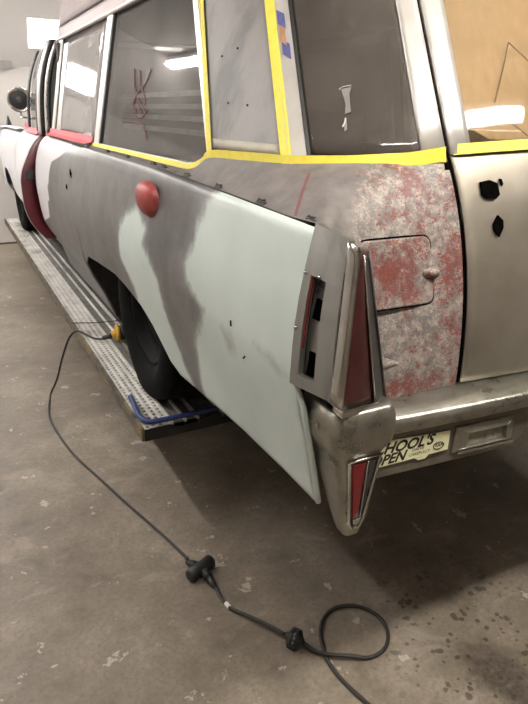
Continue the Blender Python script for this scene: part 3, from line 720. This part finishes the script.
for cx, cy, fl, lab in ((-.815, .06, -1, 'near side rear wheel with a slack tyre'), (.815, .06, 1, None), (-.815, 4.03, -1, 'near side front wheel'), (.815, 4.03, 1, None)):
    ty = lathe(TP, cx, cy, .345, 64, 'wheel', M['tyre'], car, True, fl)
    lathe(RP, cx, cy, .345, 48, 'rim', M['rim'], ty, False, fl)
    if lab: ty['label'] = lab
    G().tube([(cx-fl*.08, cy, .345), (cx-fl*.25, cy, .345)], .04, 12).build('axle_hub', M['dark'], ty)

# front door, ajar -----------------------------------------------------------
HY, OPEN = 3.13, .088
def dpt(y, z, inn=0.0): return Vector((lerp(smooth_prof(z, PD), smooth_prof(z, PW), max(0, (y-2.16)/(HY-2.16)))-OPEN*(HY-y)+inn, y, z))
DY = 2.16
fd_ = grid('front_door', lambda u, v: dpt(lerp(DY, HY, u), lerp(.265, .938, v)), 20, 40, M['white'], car, True, .004)
fd_['label'] = 'white front door standing ajar'
zz = [.265+(.938-.265)*k/40 for k in range(41)]
quadstrip([dpt(DY, z, -.001)+Vector((0, -.003, 0)) for z in zz], [dpt(DY, z, .105 if z < .86 else lerp(.105, .075, (z-.86)/.078))+Vector((0, -.003, 0)) for z in zz], 'door_edge', M['maroon'], fd_, .006, True)['label'] = 'maroon trailing edge of the open door'
quadstrip([dpt(DY, z, .103) for z in zz], [dpt(HY-.05, z, .11) for z in zz], 'door_lining', M['maroon'], fd_, .006, True)
G().hexa([dpt(DY, .66, .02)+Vector((0, -.012, 0)), dpt(DY, .66, .075)+Vector((0, -.012, 0)), dpt(DY, .72, .075)+Vector((0, -.012, 0)), dpt(DY, .72, .02)+Vector((0, -.012, 0))],
         [dpt(DY, .66, .02), dpt(DY, .66, .075), dpt(DY, .72, .075), dpt(DY, .72, .02)]).build('latch_plate', M['smoke'], fd_)
grid('door_top', lambda u, v: dpt(lerp(DY, HY, u), .938, .11*v)+Vector((0, 0, .004*math.sin(math.pi*v))), 8, 4, M['white'], fd_, True, .004)
# window frame of the front door: leaning curved strips (outer to inner)
def dbar(name, y0, y1, i0, i1, mat, z0=.93, z1=1.50, nz=14):
    a, b = [], []
    for k in range(nz+1):
        z = lerp(z0, z1, k/nz); t = (z-z0)/(z1-z0); lean = .02*t+.10*t**3; yy = 0
        a.append(dpt(y0, .938, i0)+Vector((lean, -yy*0, z-.938))); b.append(dpt(y1, .938, i1)+Vector((lean, -yy*0, z-.938)))
    return quadstrip(a, b, name, mat, fd_, .010, True)
dbar('window_frame', DY-.004, DY-.004, .030, .058, M['pillar']); dbar('weather_strip', DY-.002, DY-.002, .005, .030, M['black']); dbar('weather_strip', DY, DY+.05, .003, -.004, M['pillar'])
dbar('window_frame', DY+.08, DY+.14, .000, -.003, M['black']); dbar('weather_strip', DY+.0, DY+.0, .058, .07, M['black'])
dbar('door_window', DY+.05, HY-.32, .025, .030, M['glass_front'], .93, 1.47); 
dbar('vent_frame', HY-.34, HY-.22, .010, .012, M['black'], .93, 1.48)
for k in range(7):
    p = dpt(DY, .938, .044)+Vector((.02*(k/7)+.10*(k/7)**3, -.012, .03+.07*k)); G().tube([p, p+Vector((0, -.004, 0))], .004, 8).build('screw', M['smoke'], fd_)
# pink tape along both belts
def ribbon(name, pts, w, mat, parent=car, n=10, wob=.003):
    P = cat(pts, n); A, B = [], []
    for i, p in enumerate(P): 
        d = Vector((random.uniform(-1, 1), random.uniform(-1, 1), random.uniform(-1, 1)))*wob*.3
        A.append(p+d); B.append(p+Vector(w)+d*.5)
    return quadstrip(A, B, name, mat, parent, .0012)
ribbon('pink_tape', [SIDE(y, .958, .010) for y in (.80, 1.2, 1.6, 1.97)], (-.034, 0, -.008), M['pink_tape'])
ribbon('pink_tape', [SIDE(y, .985, .012) for y in (.80, 1.2, 1.6, 1.97)], (-.003, 0, -.028), M['pink_tape'])
ribbon('pink_tape', [dpt(y, .938, .012)+Vector((0, 0, .030)) for y in (DY+.02, 2.4, 2.7, 2.85)], (-.04, 0, -.030), M['pink_tape'], fd_, wob=.008)
ribbon('pink_tape', [dpt(2.85, .938, .01)+Vector((0, 0, .03)), dpt(2.87, .938, 0)+Vector((0, 0, .05)), dpt(2.9, .938, -.01)+Vector((0, 0, .065))], (-.008, 0, -.03), M['pink_tape'], fd_)
# round mirror on a chrome arm
mc = Vector((-.940, 3.0, 1.155)); mn = Vector((-.25, -1, .02)).normalized(); mx_ = mn.cross(Vector((0, 0, 1))).normalized(); my = mx_.cross(mn)
def disc(prof, n, name, mat, parent):
    v, f = [], []; m = len(prof)
    for i in range(n):
        a = 2*math.pi*i/n
        for r, h in prof: v.append(mc+mx_*(r*math.cos(a))+my*(r*math.sin(a))+mn*h)
    for i in range(n):
        for j in range(m-1): k = (i+1) % n; f.append((i*m+j, k*m+j, k*m+j+1, i*m+j+1))
    return link(name, v, f, mat, parent, True)
mr = disc([(.0005, -.05), (.05, -.045), (.082, -.02), (.090, .0), (.088, .012), (.078, .012), (.066, .004)], 40, 'door_mirror', M['chrome'], car)
mr['label'] = 'round chrome mirror on the front wing'
disc([(.0005, .010), (.04, .008), (.068, .003)], 40, 'mirror_glass', M['black'], mr)
disc([(.0005, .0125), (.018, .012), (.022, .009)], 24, 'mirror_boss', M['smoke'], mr)
G().tube(cat([mc-my*.085, mc-my*.12+mx_*.0, Vector((-.93, 2.98, 1.03)), Vector((-.88, 2.99, 1.025)), Vector((-.83, 3.0, 1.0)), Vector((-.83, 3.0, .95))], 5), .009, 8).build('mirror_arm', M['chrome'], mr, True)

# yellow masking tape --------------------------------------------------------
def band(name, A, B): return quadstrip(A, B, name, M['yellow_tape'], car, .0012)
ys = [.80-.05*k for k in range(25)]+[-.44, -.48, -.52, -.545, -.565, -.58]
A, B = [], []
for y in ys:
    z = zbase2(y); n = Vector((0, 0, 1))
    k = max(0, min(1, (-.44-y)/.14)); d = Vector((0, -.026*k, -.026*(1-k)))
    p = SIDE(y, z+.003, .005); q = SIDE(y, z, .007+.010*(1-k))+d; A.append(p); B.append(q)
band('yellow_tape', A, B)
wob = lambda k: Vector((-.002, -.003, 0))
u = [.985+(1.53-.985)*k/14 for k in range(15)]
band('yellow_tape', [A_(z, .006, .012) for z in u], [between(A_, B_, .045, z, .012)+Vector((-.006, -.004, 0)) for z in u])
band('yellow_tape', [between(A_, B_, .935, z, .012)+Vector((-.006, -.006, 0)) for z in u], [B_(z).lerp(C_(z), .035)+Vector((-.009, -.009, 0)) for z in u])
def bline(s):                                   # belt line from A to the rear-door gap
    return TT[int(s)]
i0 = 16*4-6; idx = list(range(i0, NS+1))
band('yellow_tape', [TT[i]+Vector((-.006, -.008, .010)) for i in idx], [shoulder(i/NS, .035 if i < 150 else .03)+Vector((-.005, -.006, -.008+.004*math.sin(i*.25)*.3)) for i in idx])
xs_ = [-.606+.05*k for k in range(25)]
band('yellow_tape', [zt(x, tail_pt(x, 0).z+.012)+Vector((0, -.006, 0)) for x in xs_], [tail_pt(x, .02)+Vector((0, -.008, 0)) for x in xs_])

# trim clips along the crease, small holes, marker lamp -------------------------
for y in (.62, .27, -.012, -.302, -.40, -.59, -.80, -1.02, -1.215):
    x, z = -.962, ztop(y)+.0055; g = G()
    g.box(x-.006, x+.006, y-.016, y+.016, z-.003, z+.002).box(x-.004, x+.004, y-.006, y+.006, z+.002, z+.006)
    cl = g.build('trim_clip', M['smoke'], car); 
    G().tube([(x+.001, y+.02, z+.001), (x-.001, y+.012, z+.004)], .003, 6).build('clip_tab', M['black'], cl)
for y, z, a in ((.88, .811, .022), (.967, .741, .012)):
    x = Xs(y, z); G().tube([(x-.003, y-a*.4, z-a), (x-.004, y, z), (x-.003, y+a*.4, z+a)], [.002, .005, .002], 8).build('emblem_hole', M['dark_hole'], qp, True)
G().tube([(Xs(-1.045, .60)-.003, -1.045, .60), (Xs(-1.045, .60)-.001, -1.047, .598)], .004, 8).build('pin_hole', M['dark_hole'], qp)
G().tube([(Xs(-.99, .665)-.001, -.99, .668), (Xs(-.99, .655)-.001, -.991, .655)], .002, 6).build('pin_hole', M['dark_hole'], qp)
v, f = [], []; n, m = 36, 10; lc = Vector((Xs(-.37, .853)+.004, -.372, .853))
for i in range(m+1):
    a = (i/m)*math.pi/2; r = math.cos(a); h = .045*math.sin(a)**.8
    for j in range(n):
        b = 2*math.pi*j/n; ry = .078 if math.cos(b) > 0 else .064
        rr = r*(1.06+.07*math.sin(2*b)**2)
        zz_ = .050*math.sin(b)*rr*(1.0 if math.sin(b) > 0 else 1.05); v.append((lc.x-h+zz_*-.1, lc.y+ry*math.cos(b)*rr, lc.z+zz_))
f = [(i*n+j, i*n+(j+1) % n, (i+1)*n+(j+1) % n, (i+1)*n+j) for i in range(m) for j in range(n)]
ml = link('marker_lamp', v, f, M['lamp'], car, True); ml['label'] = 'red domed marker lamp on the side panel'

# tail fin lamp ------------------------------------------------------------------
TL, TR = Vector((-.986, -1.266, .926)), Vector((-.984, -1.362, .914))
BL, BR = Vector((-1.022, -1.262, .632)), Vector((-.996, -1.358, .630))
def plate(s, t, off=0): return TL.lerp(TR, s).lerp(BL.lerp(BR, s), t)+Vector((-off-.010*math.sin(math.pi*t)*(1-s*.6), 0, 0))
fin = G()
holes = (.20, .50, .24, .86)   # slot in plate coordinates s0, s1, t0, t1
S_ = [0, .20, .60, 1]; T_ = [0, .14, .28, .44, .60, .76, .92, 1]
for i in range(3):
    for j in range(7):
        if i == 1 and 2 <= j <= 5: continue
        q = [plate(S_[i], T_[j], .003), plate(S_[i+1], T_[j], .003), plate(S_[i+1], T_[j+1], .003), plate(S_[i], T_[j+1], .003)]
        fin.add(q+[p+Vector((.012, 0, 0)) for p in q], [(0, 1, 2, 3), (7, 6, 5, 4), (0, 4, 5, 1), (1, 5, 6, 2), (2, 6, 7, 3), (3, 7, 4, 0)])
tl = fin.build('tail_lamp', M['brushed'], car); tl['label'] = 'tail fin lamp housing with a slotted brushed side plate'
# recess behind the slot
sb = grid('slot_back', lambda u, v: plate(lerp(.14, .66, u), lerp(.24, .96, v), -.016), 2, 10, M['brushed'], tl, False)
for t0, t1, m_ in ((.28, .35, 'smoke'), (.42, .55, 'dark_hole'), (.76, .92, 'dark_hole'), (.36, .41, 'smoke')):
    q = [plate(.26, t0, -.013), plate(.60, t0, -.013), plate(.56 if t1 < .9 else .46, t1, -.013), plate(.22, t1, -.013)]
    G().hexa(q, [p+Vector((.002, 0, 0)) for p in q]).build('slot_cavity', M[m_], tl)
grid('red_seal', lambda u, v: plate(lerp(.20, .228, u), lerp(.285, .74, v), -.003), 1, 10, M['redlens'], tl, False, .003)
for s, t in ((.06, .28), (.05, .62), (.42, .27)):
    p = plate(s, t, .003); G().tube([p, p+Vector((-.003, 0, 0))], .004, 8).build('rivet', M['chrome'], tl, True)
# top cap, chrome bevel, lens, right side
RT = Vector((-.935, -1.345, .890)); RB = Vector((-.846, -1.325, .588))
LT, LB = Vector((-.973, -1.376, .898)), Vector((-.984, -1.376, .618))
ch = G(); n = 14
def strip3(a0, a1, b0, b1, c0, c1, nseg=12):      # curved chrome moulding a->b->c
    P = []
    for k in range(nseg+1):
        t = k/nseg; P.append([a0.lerp(a1, t), b0.lerp(b1, t), c0.lerp(c1, t)])
    return P
mid0 = (TR+LT)/2+Vector((-.006, -.010, .004)); mid1 = (BR+LB)/2+Vector((-.006, -.010, 0))
rows = []
for k in range(13):
    t = k/12; a, b, c = TR.lerp(BR, t)+Vector((-.003, 0, 0)), mid0.lerp(mid1, t), LT.lerp(LB, t)
    rows.append([(1-s)**2*a+2*s*(1-s)*b+s*s*c for s in [i/8 for i in range(9)]])
v = [p for r in rows for p in r]; f = [(i*9+j, i*9+j+1, (i+1)*9+j+1, (i+1)*9+j) for i in range(12) for j in range(8)]
o = link('chrome_moulding', v, f, M['chrome'], tl, True); m_ = o.modifiers.new('t', 'SOLIDIFY'); m_.thickness = .004; m_.offset = 0
top = [TL+Vector((-.003, 0, 0)), TR+Vector((-.003, 0, 0)), mid0.lerp(LT, .4)+Vector((0, 0, .002)), LT+Vector((0, .002, .004)), RT+Vector((.004, 0, .004)), Vector((-.930, -1.275, .912))]
v = [p for p in top]+[p-Vector((0, 0, .022)) for p in top]
bevel(link('top_cap', v, [tuple(range(6)), tuple(range(11, 5, -1))]+[(i, (i+1) % 6, 6+(i+1) % 6, 6+i) for i in range(6)], M['chrome'], tl), .003, 2)
IB = Vector((-.893, -1.350, .604)); IT = Vector((-.957, -1.360, .889))
# lens set back between moulding and right border
q0 = [LT.lerp(IT, .15), IT, IB, LB]
lens = grid('lamp_lens', lambda u, v: (q0[0].lerp(q0[3], v)).lerp(q0[1].lerp(q0[2], v), u)+Vector((0, .006-.006*math.sin(math.pi*u), 0)), 8, 16, M['darkred'], tl, True, .004)
lens['label'] = 'tall dark red triangular lens'
bd = G().hexa([IT+Vector((0, -.004, 0)), RT, RB, IB+Vector((0, -.004, 0))], [IT+Vector((0, .01, 0)), RT+Vector((.002, .02, 0)), RB+Vector((.004, .02, 0)), IB+Vector((0, .01, 0))]).build('lens_border', M['smoke'], tl); bevel(bd, .002, 2)
G().tube([IT+Vector((0, -.004, 0)), IB+Vector((0, -.004, 0))], .0022, 6).build('lens_bead', M['chrome'], tl, True)
G().tube([RT+Vector((.002, -.001, 0)), RB+Vector((.002, -.001, 0))], .0025, 6).build('lens_bead', M['smoke'], tl, True)
G().hexa([RT, Vector((-.925, -1.27, .90)), Vector((-.85, -1.27, .59)), RB], [RT+Vector((-.01, 0, 0)), Vector((-.935, -1.27, .90)), Vector((-.87, -1.27, .59)), RB+Vector((-.02, 0, 0))]).build('inner_wall', M['smoke'], tl)
o = G().hexa([LB+Vector((-.002, -.004, .0)), IB+Vector((.012, -.006, .0)), IB+Vector((.012, .03, .0)), LB+Vector((0, .03, 0))], [p+Vector((0, 0, -.016)) for p in (LB+Vector((-.002, -.004, 0)), IB+Vector((.012, -.006, .0)), IB+Vector((.012, .03, 0)), LB+Vector((0, .03, 0)))]).build('lens_foot', M['chrome'], tl); bevel(o, .003, 2)

# bumper end pod -------------------------------------------------------------------
SEC = [ # z, x0, x1, yrear, yfront, corner
    (.598, -.972, -.866, -1.352, -1.252, .016), (.604, -.978, -.860, -1.362, -1.246, .018), (.598, -.986, -.853, -1.372, -1.240, .020), (.580, -.990, -.848, -1.378, -1.236, .022),
    (.552, -.991, -.846, -1.380, -1.236, .024), (.528, -.988, -.848, -1.378, -1.240, .024), (.510, -.978, -.858, -1.371, -1.250, .022), (.498, -.972, -.864, -1.367, -1.256, .020),
    (.46, -.966, -.868, -1.365, -1.268, .018), (.42, -.958, -.872, -1.362, -1.280, .016), (.36, -.945, -.880, -1.357, -1.295, .014), (.32, -.935, -.887, -1.352, -1.305, .012), (.302, -.928, -.892, -1.348, -1.31, .010), (.296, -.918, -.900, -1.342, -1.318, .006)]
v, f = [], []; nn = 0
for z, x0, x1, yr, yf, c in SEC:
    ring = rrect(x0, x1, yr, yf, c, 5); nn = len(ring); v += [(x, y, z) for x, y in ring]
f = [(i*nn+j, i*nn+(j+1) % nn, (i+1)*nn+(j+1) % nn, (i+1)*nn+j) for i in range(len(SEC)-1) for j in range(nn)]
f += [tuple(range(nn)), tuple(range((len(SEC)-1)*nn, len(SEC)*nn))]
pod = link('bumper_end', v, f, M['bumper'], car, True); pod['label'] = 'tapered chrome bumper end below the tail lamp'; MIRROR.append(pod)
LY = lambda z: interp(z, [.296, .36, .5], [-1.349, -1.359, -1.369])
def podface(poly, off, thick, name, mat):
    P = [Vector((x, LY(z)-off, z)) for x, z in poly]; n = len(P)
    return bevel(link(name, P+[p+Vector((0, thick, 0)) for p in P], [tuple(range(n)), tuple(range(2*n-1, n-1, -1))]+[(i, (i+1) % n, n+(i+1) % n, n+i) for i in range(n)], mat, pod), .0015, 2)
podface([(-.950, .496), (-.884, .496), (-.902, .345), (-.909, .330), (-.921, .330), (-.929, .345)], .001, .004, 'lens_bezel', M['smoke'])
podface([(-.946, .491), (-.914, .491), (-.914, .37), (-.924, .352)], .004, .006, 'lamp_lens', M['redlens'])['label'] = 'small red lens in the bumper end'
podface([(-.906, .491), (-.889, .491), (-.903, .37), (-.910, .37)], .003, .005, 'grey_lens', M['smoke'])
podface([(-.925, .352), (-.903, .352), (-.908, .338), (-.914, .334), (-.921, .338)], .005, .006, 'lens_tip', M['chrome'])
G().tube([(-.910, LY(.49)-.005, .492), (-.910, LY(.37)-.005, .36)], .0016, 6).build('lens_rib', M['chrome'], pod, True)
def loop(P, r, name, mat): return G().tube([Vector((x, LY(z)-.002, z)) for x, z in P+P[:1]], r, 8).build(name, mat, pod, True)
loop([(-.952, .499), (-.880, .499), (-.898, .345), (-.905, .326), (-.923, .326), (-.932, .345)], .0035, 'bezel_rim', M['chrome'])

# bumper centre: ledge, lip, valance ---------------------------------------------------
BX = [-.862+.0431*k for k in range(41)]
bulge = lambda x: -.056*(1-(x/.862)**2)
def bump_prof(x, v):
    P = [(-1.230, .556), (-1.280, .555), (-1.325, .551), (-1.337, .546), (-1.342, .538), (-1.341, .528), (-1.337, .518), (-1.329, .513)]
    s = v*(len(P)-1); i = min(int(s), len(P)-2); y = lerp(P[i][0], P[i+1][0], s-i); z = lerp(P[i][1], P[i+1][1], s-i)
    return Vector((x, y+bulge(x), z))
bb = grid('bumper', lambda u, v: bump_prof(lerp(-.862, .862, u), v), 40, 21, M['bumper'], car, True, .004)
bb['label'] = 'worn chrome rear bumper bar'
grid('bumper_tread', lambda u, v: bump_prof(lerp(-.860, .860, u), lerp(.02, .36, v))+Vector((0, 0, .0015)), 40, 6, M['ledge'], bb, True, .001)
vl = lambda x: -1.329+bulge(x)*.8
for sx in (-1, 1):
    P = [(sx*x, z) for x, z in ((.862, .516), (.425, .516), (.430, .47), (.462, .425), (.485, .408), (.862, .408))]
    P = [(lerp(P[i][0], P[(i+1) % 6][0], k/8), lerp(P[i][1], P[(i+1) % 6][1], k/8)) for i in range(6) for k in range(8)]
    n = len(P); vv = [Vector((x, vl(x), z)) for x, z in P]
    o = link('valance', vv+[p+Vector((0, .02, 0)) for p in vv], [tuple(range(n)), tuple(range(2*n-1, n-1, -1))]+[(i, (i+1) % n, n+(i+1) % n, n+i) for i in range(n)], M['valance'], bb); bevel(o, .003, 2)
    # reversing lamp
    if sx < 0:
        va = o
        def vp(x, z, off=0): return Vector((x, vl(x)-.002-off, z))
        fr_ = G()
        outer = [(-.664, .428), (-.492, .424), (-.496, .490), (-.660, .492)]; inner = [(-.634, .442), (-.522, .440), (-.524, .474), (-.630, .476)]
        for i in range(4):
            j = (i+1) % 4; a, b = outer[i], outer[j]; c, d = inner[j], inner[i]
            fr_.hexa([vp(*a, .000), vp(*b, .000), vp(*c, .010), vp(*d, .010)], [vp(*a, -.012), vp(*b, -.012), vp(*c, -.012), vp(*d, -.012)])
        rl = fr_.build('reversing_lamp', M['bumper'], car); bevel(rl, .002, 2); rl['label'] = 'rectangular reversing lamp in the valance'
        G().hexa([vp(*p, .001) for p in inner], [vp(*p, -.008) for p in inner]).build('lamp_glass', M['glass_lamp'], rl)
        G().hexa([vp(x, z, .011) for x, z in ((-.655, .430), (-.50, .427), (-.50, .4335), (-.655, .4365))], [vp(x, z, .004) for x, z in ((-.655, .430), (-.50, .427), (-.50, .4335), (-.655, .4365))]).build('lamp_sill', M['chrome'], rl)
G().box(-.40, .40, -1.30, -1.25, .44, .50).build('plate_recess', M['dark'], car)
# bumper sticker
SA, SB, SD = Vector((-.895, 0, .513)), Vector((-.675, 0, .481)), Vector((-.888, 0, .439))
def stk(u, v, off):
    x = lerp(-.892, -.676, u)+.004*v*0; z = lerp(.4985, .4885, u)-v*lerp(.064, .046, u)+.0; 
    return Vector((x, vl(x)-off, z))
stp = grid('bumper_sticker', lambda u, v: stk(u, v, .0015), 12, 4, M['cream'], car, False, .0008); stp['label'] = 'cream bumper sticker with bold black lettering'
q = [stk(.60, .99, .0016), stk(.78, .99, .0016), stk(.74, 1.16, .0016), stk(.66, 1.16, .0016)]
G().hexa(q, [p+Vector((0, .001, 0)) for p in q]).build('sticker_tab', M['cream'], stp)
def text(body, u0, v0, size, parent, wide=1.0, shear=.25, bold=.0, name='lettering'):
    cu = bpy.data.curves.new(name, 'FONT'); cu.body = body; cu.size = 1; cu.shear = shear; cu.offset = bold; cu.resolution_u = 3
    ob = bpy.data.objects.new(name, cu); C.objects.link(ob)
    dg = bpy.context.evaluated_depsgraph_get(); dg.update()
    me = bpy.data.meshes.new_from_object(ob.evaluated_get(dg)); bpy.data.objects.remove(ob)
    U = .216; 
    for vtx in me.vertices:
        x, y = vtx.co.x*size*wide, vtx.co.y*size
        u_ = u0+x/U; h = lerp(.064, .046, u_); vtx.co = stk(u_, v0-y/h, .0026)
    me.materials.append(M['ink']); o = bpy.data.objects.new(name, me); C.objects.link(o); o.parent = parent; o.matrix_parent_inverse = parent.matrix_world.inverted(); return o
text("SCHOOL'S", .05, .50, .0345, stp, 1.0, .34, .034)
text("OPEN", .10, .93, .032, stp, 1.0, .34, .034)
text("DRIVE", .56, .66, .0095, stp, 1.2, .2, .01); text("CAREFULLY", .53, .86, .0095, stp, 1.05, .2, .01)
def oval(u, v, ru, rv, r): G().tube([stk(u+ru*math.cos(a), v+rv*math.sin(a), .003) for a in [2*math.pi*k/24 for k in range(25)]], r, 5).build('emblem', M['ink'], stp, True)
oval(.875, .66, .062, .17, .0010); text("AAA", .832, .73, .0125, stp, .85, 0, .01)

# mirrored far-side body panels
for o in MIRROR:
    c = o.copy(); C.objects.link(c); c.parent = car; c.matrix_parent_inverse = car.matrix_world.inverted()
    c.scale.x = -1
    if 'label' in c: del c['label']

# ------------------------------------------------------------------ cords and hose
FZ = FLOOR+.006
cord1 = thing('extension_cord', 'black extension cord with a yellow plug falling off the runway to the floor', 'cord', (-1.1, .3, FLOOR))
P = [(-.915, .700, .030), (-.95, .705, .022), (-.985, .74, .017), (-1.015, .80, .022), (-1.045, .87, .022), (-1.080, .93, -.03), (-1.12, .985, -.16), (-1.155, 1.03, -.30), (-1.195, 1.04, FZ+.01), (-1.22, .95, FZ), (-1.245, .80, FZ), (-1.243, .64, FZ), (-1.205, .36, FZ), (-1.141, .107, FZ), (-1.085, -.11, FZ), (-1.038, -.279, FZ), (-1.0, -.42, FZ), (-.978, -.535, FZ+.008)]
G().tube(cat(P, 10), .0055, 8).build('cable', M['cord'], cord1, True)
def seg(a, b, r, name, mat, par, k=14, bev=.003):
    return G().tube([a, b] if not hasattr(r, '__len__') else [Vector(a).lerp(Vector(b), i/(len(r)-1)) for i in range(len(r))], r, k).build(name, mat, par, hasattr(r, '__len__'))
seg((-.955, .706, .024), (-.905, .700, .036), [.008, .012, .012, .016, .016], 'strain_relief', M['black'], cord1)
seg((-.907, .700, .036), (-.885, .697, .044), [.018, .022, .020, .022], 'yellow_neck', M['yellow_plug'], cord1)
seg((-.888, .697, .047), (-.868, .695, .047), [.034, .045, .046, .046, .038], 'yellow_flange', M['yellow_plug'], cord1, 20)['label'] = 'yellow plug flange'
seg((-.868, .695, .047), (-.815, .690, .047), [.034, .040, .038, .040, .036], 'plug_body', M['black'], cord1, 18)
# triple socket block on the floor
def sk(body, name, P, R, par):
    return G().tube(cat(P, 4), R, 12).build(name, M['black'], par, True)
c = Vector((-.960, -.612, FLOOR+.024))
G().tube([c+Vector((-.050, -.018, 0)), c+Vector((-.044, -.016, 0)), c+Vector((-.022, -.006, 0)), c, c+Vector((.022, .012, 0)), c+Vector((.046, .020, 0)), c+Vector((.052, .022, 0))], [.018, .025, .023, .025, .023, .025, .018], 12).build('socket_block', M['black'], cord1, True)['label'] = 'black T shaped triple socket'
G().tube([c+Vector((-.026, .066, -.012)), c+Vector((-.018, .044, -.004)), c+Vector((-.004, .01, 0))], [.008, .013, .018], 12).build('socket_neck', M['black'], cord1, True)
G().tube([c+Vector((.002, -.005, 0)), c+Vector((.008, -.030, -.002)), c+Vector((.010, -.045, -.004))], [.018, .015, .015], 12).build('socket_mouth', M['black'], cord1, True)
cord2 = thing('extension_cord', 'short black cord from the triple socket to the ribbed connector, white band on it', 'cord', (-.9, -.8, FLOOR))
G().tube([c+Vector((.010, -.046, -.005)), c+Vector((.014, -.075, -.009)), c+Vector((.017, -.092, -.012))], [.013, .011, .007], 12).build('plug', M['black'], cord2, True)
P = [(-.943, -.702, FLOOR+.012), (-.942, -.75, FZ+.002), (-.936, -.80, FZ+.004), (-.900, -.865, FZ+.012), (-.866, -.925, FZ+.018), (-.836, -.985, FLOOR+.028)]
G().tube(cat(P, 10), .0058, 8).build('cable', M['cord'], cord2, True)
G().tube([(-.939, -.778, FZ+.003), (-.936, -.800, FZ+.004)], .0078, 10).build('white_band', M['lampwhite'], cord2)
d = Vector((.030, -.050, .002)).normalized(); e0 = Vector((-.826, -1.005, FLOOR+.031))
G().tube([e0-d*.016, e0-d*.006, e0, e0+d*.006, e0+d*.012], [.010, .016, .029, .031, .029], 16).build('ribbed_socket', M['black'], cord2, True)
for k in range(16):
    a = 2*math.pi*k/16; s = d.cross(Vector((0, 0, 1))).normalized(); u_ = s.cross(d); p = e0+(s*math.cos(a)+u_*math.sin(a))*.030
    G().tube([p, p+d*.012], .0022, 5).build('grip_rib', M['black'], cord2)
cord3 = thing('extension_cord', 'black cord looped on the floor by the ribbed connector', 'cord', (-.65, -1.05, FLOOR))
G().tube([e0+d*.013, e0+d*.022, e0+d*.026, e0+d*.036, e0+d*.044], [.029, .031, .030, .016, .008], 16).build('ribbed_plug', M['black'], cord3, True)
for k in range(16):
    a = 2*math.pi*k/16; s = d.cross(Vector((0, 0, 1))).normalized(); u_ = s.cross(d); p = e0+(s*math.cos(a)+u_*math.sin(a))*.030
    G().tube([p+d*.014, p+d*.026], .0022, 5).build('grip_rib', M['black'], cord3)
P = [tuple(e0+d*.046), (-.775, -1.074, FZ+.010), (-.740, -1.104, FZ+.010), (-.694, -1.130, FZ+.008), (-.640, -1.155, FZ), (-.580, -1.150, FZ), (-.535, -1.110, FZ), (-.520, -1.055, FZ), (-.535, -1.005, FZ), (-.572, -.968, FZ), (-.630, -.952, FZ), (-.685, -.972, FZ), (-.722, -1.010, FZ), (-.745, -1.06, FZ), (-.758, -1.11, FZ), (-.758, -1.17, FZ), (-.742, -1.25, FZ), (-.715, -1.34, FZ), (-.68, -1.5, FZ), (-.62, -1.7, FZ)]
G().tube(cat(P, 10), .0060, 8).build('cable', M['cord'], cord3, True)
o = G().tube(cat([(-1.046, 1.045, .011), (-1.0, 1.03, .010), (-.93, 1.0, .010), (-.86, .99, .010), (-.79, .985, .009), (-.70, .98, .009)], 6), .0028, 6).build('thin_wire', M['cord'], None, True)
tag(o, 'thin dark wire lying across the runway planks', 'wire')
o = G().tube(cat([(-1.004, .02, .0170), (-1.010, -.05, .0170), (-1.018, -.12, .0172), (-1.018, -.175, .0176), (-1.000, -.212, .0172), (-.965, -.222, .0170), (-.90, -.222, .0170), (-.80, -.222, .0170), (-.68, -.222, .0170), (-.58, -.222, .0170)], 8), .0105, 10).build('blue_hose', M['blue'], None, True)
tag(o, 'blue hose bent round the end of the runway behind the wheel', 'hose')
